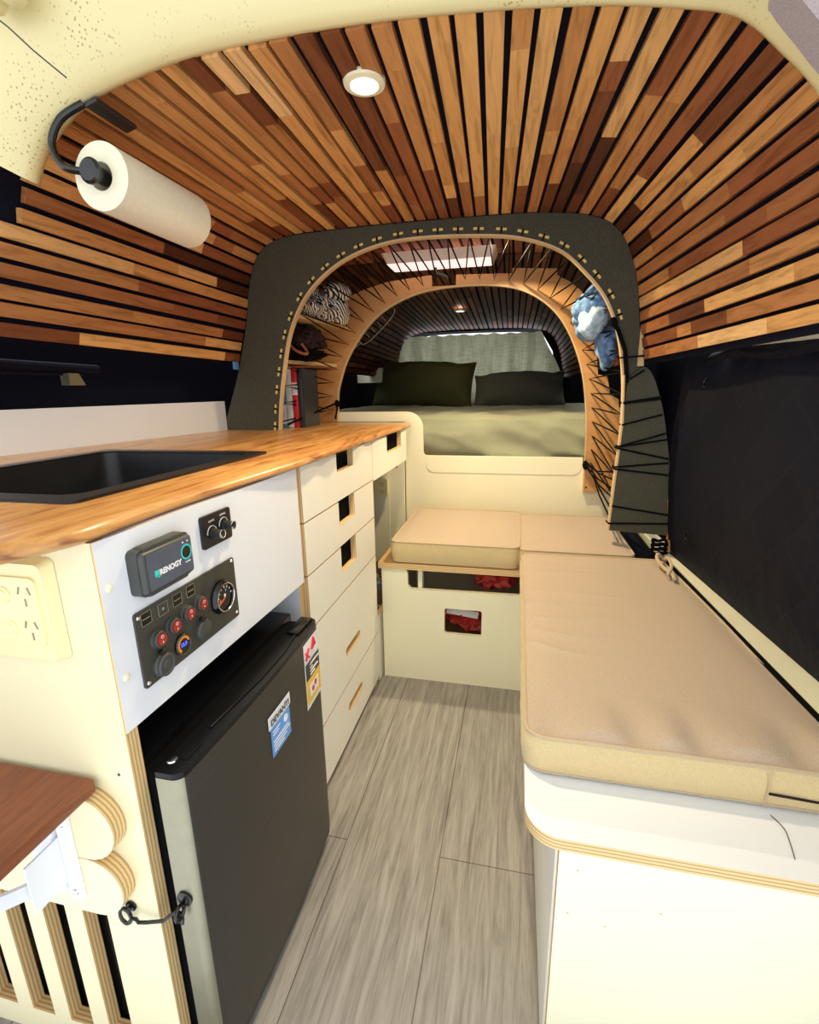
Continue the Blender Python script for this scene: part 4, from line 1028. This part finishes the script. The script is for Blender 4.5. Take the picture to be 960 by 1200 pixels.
def cushion(parent, x0, x1, y0, y1, z0, z1, r, puff, wr, res=(90, 90), taper=0):
    mb = MB(); nu, nv = res
    def edge(t, L):   # soft shoulder near the seams
        d = min(t, 1 - t) * L
        return 1 - max(0, 1 - d / .05) ** 2
    def corner(u, v):
        x = x0 + (x1 - x0) * u; y = y0 + (y1 - y0) * v
        # round the plan corners
        cx = min(max(x, x0 + r), x1 - r); cy = min(max(y, y0 + r), y1 - r); d = Vector((x - cx, y - cy))
        if d.length > r: d = d.normalized() * r
        if (x < x0 + r or x > x1 - r) and (y < y0 + r or y > y1 - r): x, y = cx + d.x, cy + d.y
        if taper: x += taper * max(0, (1.47 - y) / .84) * max(0, (x - x0) / (x1 - x0))
        return x, y
    def topf(u, v):
        x, y = corner(u, v)
        ed = edge(u, x1 - x0) * edge(v, y1 - y0); z = z1 - .006 + puff * ed + wr(x, y) * min(1, .08 + min(u, 1 - u) * (x1 - x0) / .012) * min(1, .05 + min(v, 1 - v) * (y1 - y0) / .02)
        return Vector((x, y, z))
    mb.grid(topf, nu, nv, 0)
    per = [(i / nu, 0) for i in range(nu)] + [(1, j / nv) for j in range(nv)] + [(1 - i / nu, 1) for i in range(nu)] + [(0, 1 - j / nv) for j in range(nv)]
    n = len(per); P = [topf(*p) for p in per]
    c = Vector(((x0 + x1) / 2, (y0 + y1) / 2, 0))
    def side(u, v):
        p = P[int(round(u * n)) % n]; b = .006 * math.sin(PI * v)
        out = Vector((p.x - max(x0 + r, min(x1 - r, p.x)), p.y - max(y0 + r, min(y1 - r, p.y)), 0))
        if out.length > 0: out.normalize()
        return Vector((p.x, p.y, z0 + (p.z - z0) * v)) + out * (b + .0015 * noise.noise(Vector((p.x * 25, p.y * 25, v * 2))))
    mb.grid(side, n, 8, 1, cu=True)
    bt = [Vector((p.x, p.y, z0)) for p in P]
    mb.add([tuple(p) for p in bt], [tuple(range(n))], 1)
    put('cover', mb, ['cushion', 'cushside'], parent, sharp=70)
    pi = MB().tube([p + Vector((0, 0, .0005)) for p in P], .0032, 6, True).tube([p + Vector((0, 0, .003)) for p in bt], .0028, 6, True)
    put('piping', pi, 'piping', parent)
    return topf
c1 = thing('bench_cushion', 'orange-beige cushion at the left end of the far bench', 'cushion', (-.19, 1.7, .436), 'bench cushions')
cushion(c1, -.398, .022, 1.483, 1.950, .4365, .513, .025, .008, lambda x, y: .003 * noise.noise(Vector((x * 6, y * 6, 1))) + .002 * math.sin(x * 55 + y * 20) * max(0, 1 - abs(x - .0) / .06), (70, 60))
c2 = thing('bench_cushion', 'beige cushion in the far corner beside the carpeted arch leg', 'cushion', (.19, 1.7, .436), 'bench cushions')
cushion(c2, .0245, .362, 1.483, 1.935, .4365, .508, .02, .008, lambda x, y: .004 * noise.noise(Vector((x * 8, y * 6, 4))) + .0025 * math.sin((x - y) * 70) * max(0, 1 - abs(x - .05) / .06), (60, 60))
def wr3(x, y):
    a = max(0, 1 - (x - .02) / .22)
    ph = y * 42 + 2.2 * noise.noise(Vector((x * 6, y * 5, 0))) + x * 5
    w_ = .010 * min(1, a * 1.6) * ((1 - abs(math.sin(ph))) ** 3 - .15) * (.55 + .9 * noise.noise(Vector((3, y * 7, 1)))) * max(0, min(1, (y - .80) / .12)) * max(0, min(1, (1.44 - y) / .06))
    w_ += .005 * max(0, 1 - abs(x - .16) / .16) * ((1 - abs(math.sin(y * 24 + 1.5 * x + noise.noise(Vector((x * 5, y * 4, 6)))))) ** 5) * max(0, min(1, (y - 1.0) / .1)) * max(0, min(1, (1.44 - y) / .06))
    b = max(0, 1 - (y - .635) / .11)
    w_ += .008 * b * math.sin(x * 60 + 2 * noise.noise(Vector((x * 12, y * 4, 2)))) * (1 if x > .1 else max(0, x * 10))
    return w_ + .004 * noise.noise(Vector((x * 5, y * 4, 7)))
c3 = thing('bench_cushion', 'long greyish-beige cushion with wrinkled top on the near right bench', 'cushion', (.22, 1.05, .436), 'bench cushions')
cushion(c3, .030, .433, .634, 1.470, .4365, .503, .03, .007, wr3, (90, 170), .045)
put('zip', MB().tube([(.352, .6265, .462), (.43, .6265, .458)], .0018, 5), 'brown_fab', c3)
put('side_seam', MB().tube([(.350, .6275, .44), (.350, .6255, .47), (.350, .6275, .497)], .0009, 5), 'piping', c3)
tie = MB().tube(catmull([(.44, 1.455, .50), (.41, 1.43, .53), (.40, 1.40, .525), (.405, 1.36, .517), (.415, 1.31, .515), (.412, 1.28, .514)], 6), .005, 6).tube(catmull([(.43, 1.45, .51), (.427, 1.39, .53), (.42, 1.34, .525), (.40, 1.30, .515)], 6), .0045, 6)
put('tie_tape', tie, 'piping', c3)

# ------------------------------------------------------------------ near right bench
rbn = thing('side_bench', 'white bench with plywood-edged top in the near right corner', 'bench', (.3, 1.0, 0))
r = .045
plan = [(.031 + r - r * math.cos(a), .527 + r - r * math.sin(a)) for a in [PI / 2 * k / 8 for k in range(9)]] + [(.50, .527), (.50, 1.472), (.031, 1.472)]
put('seat_board', MB().prism(plan, 'z', .4145, .4335, 0, 1), ['white', 'pz'], rbn)
put('front_panel', MB().prism([(.0755, 0), (.50, 0), (.50, .4135), (.0755, .4135)], 'y', .529, .544, 0, 1), ['cream2', 'py'], rbn)
put('side_panel', MB().box(.0725, .0865, .5445, 1.47, 0, .4135), 'white2', rbn)
fl = MB()
for x, z in ((.10, .385), (.205, .34), (.092, .31), (.14, .30)): fl.lathe([(0, .0004), (.0016, .0003), (.0018, 0)], (x, .529, z), (0, -1, 0), 8)
put('screw_plug', fl, 'plylight', rbn)
put('stray_thread', MB().tube(catmull([(.355, .620, .4345), (.362, .600, .4345), (.358, .575, .4345), (.353, .555, .4345)], 5), .0006, 4), 'grey_plastic', None, 'fine dark thread lying on the white bench top', 'thread')

# ------------------------------------------------------------------ right side wall: ledge, seal, blind
put('trim_4', MB().prism([(.489, .4), (.439, 1.98), (.472, 1.98), (.575, .4)], 'z', .30, .498), 'bodyplain', kind='structure')
put('trim_5', MB().tube([(.482, .4, .496), (.470, .8, .496), (.443, 1.50, .496)], .0065, 8), 'matte_black', kind='structure')
put('trim_6', MB().prism([(.372, .0), (.372, .475), (.438, .485), (.438, 0)], 'y', 1.535, 2.0), 'felt', kind='structure')
def bld(u, v):
    y = .45 + 1.10 * u; z = .499 + (1.068 + .012 * noise.noise(Vector((y * 3, 0, 0))) + (.0 if y < 1.5 else -.0) - .499) * v
    x = .526 - .079 * (y - .862) - .018 * v + (.018 * noise.noise(Vector((y * 2.5, z * 3, 0))) + .008 * noise.noise(Vector((y * 7, z * 6, 3)))) * min(1, v * 2.5) - .015 * math.sin(PI * v)
    if v > .9: x += (v - .9) * .25 * (.3 + noise.noise(Vector((y * 9, 1, 1))))
    return Vector((x, y, z))
wbl = thing('window_blind', 'dark navy quilted blind covering the right-hand window', 'blind', (.5, 1.2, .488))
put('blind_fabric', MB().grid(bld, 110, 60), 'blind', wbl, sharp=80)
def tw(u, v):
    y = .62 + .75 * u; z = 1.050 + .028 * v
    return Vector((.522 - .079 * (y - .862) - .024 - .008 * math.sin(PI * v) + .006 * noise.noise(Vector((y * 16, z * 30, 5))), y, z + .010 * noise.noise(Vector((y * 6, 3, 3)))))
put('top_hem', MB().grid(tw, 90, 8), 'navy', wbl)
for y, z in ((1.395, 1.005), (1.385, .605)):
    put('toggle', MB().tube(catmull([(.466, y, z + .012), (.462, y + .008, z + .004), (.458, y, z), (.462, y + .008, z - .006), (.460, y - .004, z - .012)], 4), .0022, 6), 'darkmetal', wbl)
put('trim_10', MB().prism([(.62, 1.12), (.62, 1.062), (1.25, 1.078), (.95, 1.10)], 'x', .455, .50), 'bodyplain', kind='structure')

# ------------------------------------------------------------------ light
W = bpy.data.worlds.new('World'); S.world = W; W.use_nodes = True
bg = W.node_tree.nodes['Background']; bg.inputs[0].default_value = (.90, .95, 1.0, 1); bg.inputs[1].default_value = 1.72
vs = S.view_settings; vs.view_transform = 'Standard'; vs.look = 'None'; vs.exposure = .15; vs.gamma = 1; vs.use_curve_mapping = False
try:
    S.cycles.use_denoising = True; S.cycles.max_bounces = 10; S.cycles.diffuse_bounces = 6
except Exception: pass
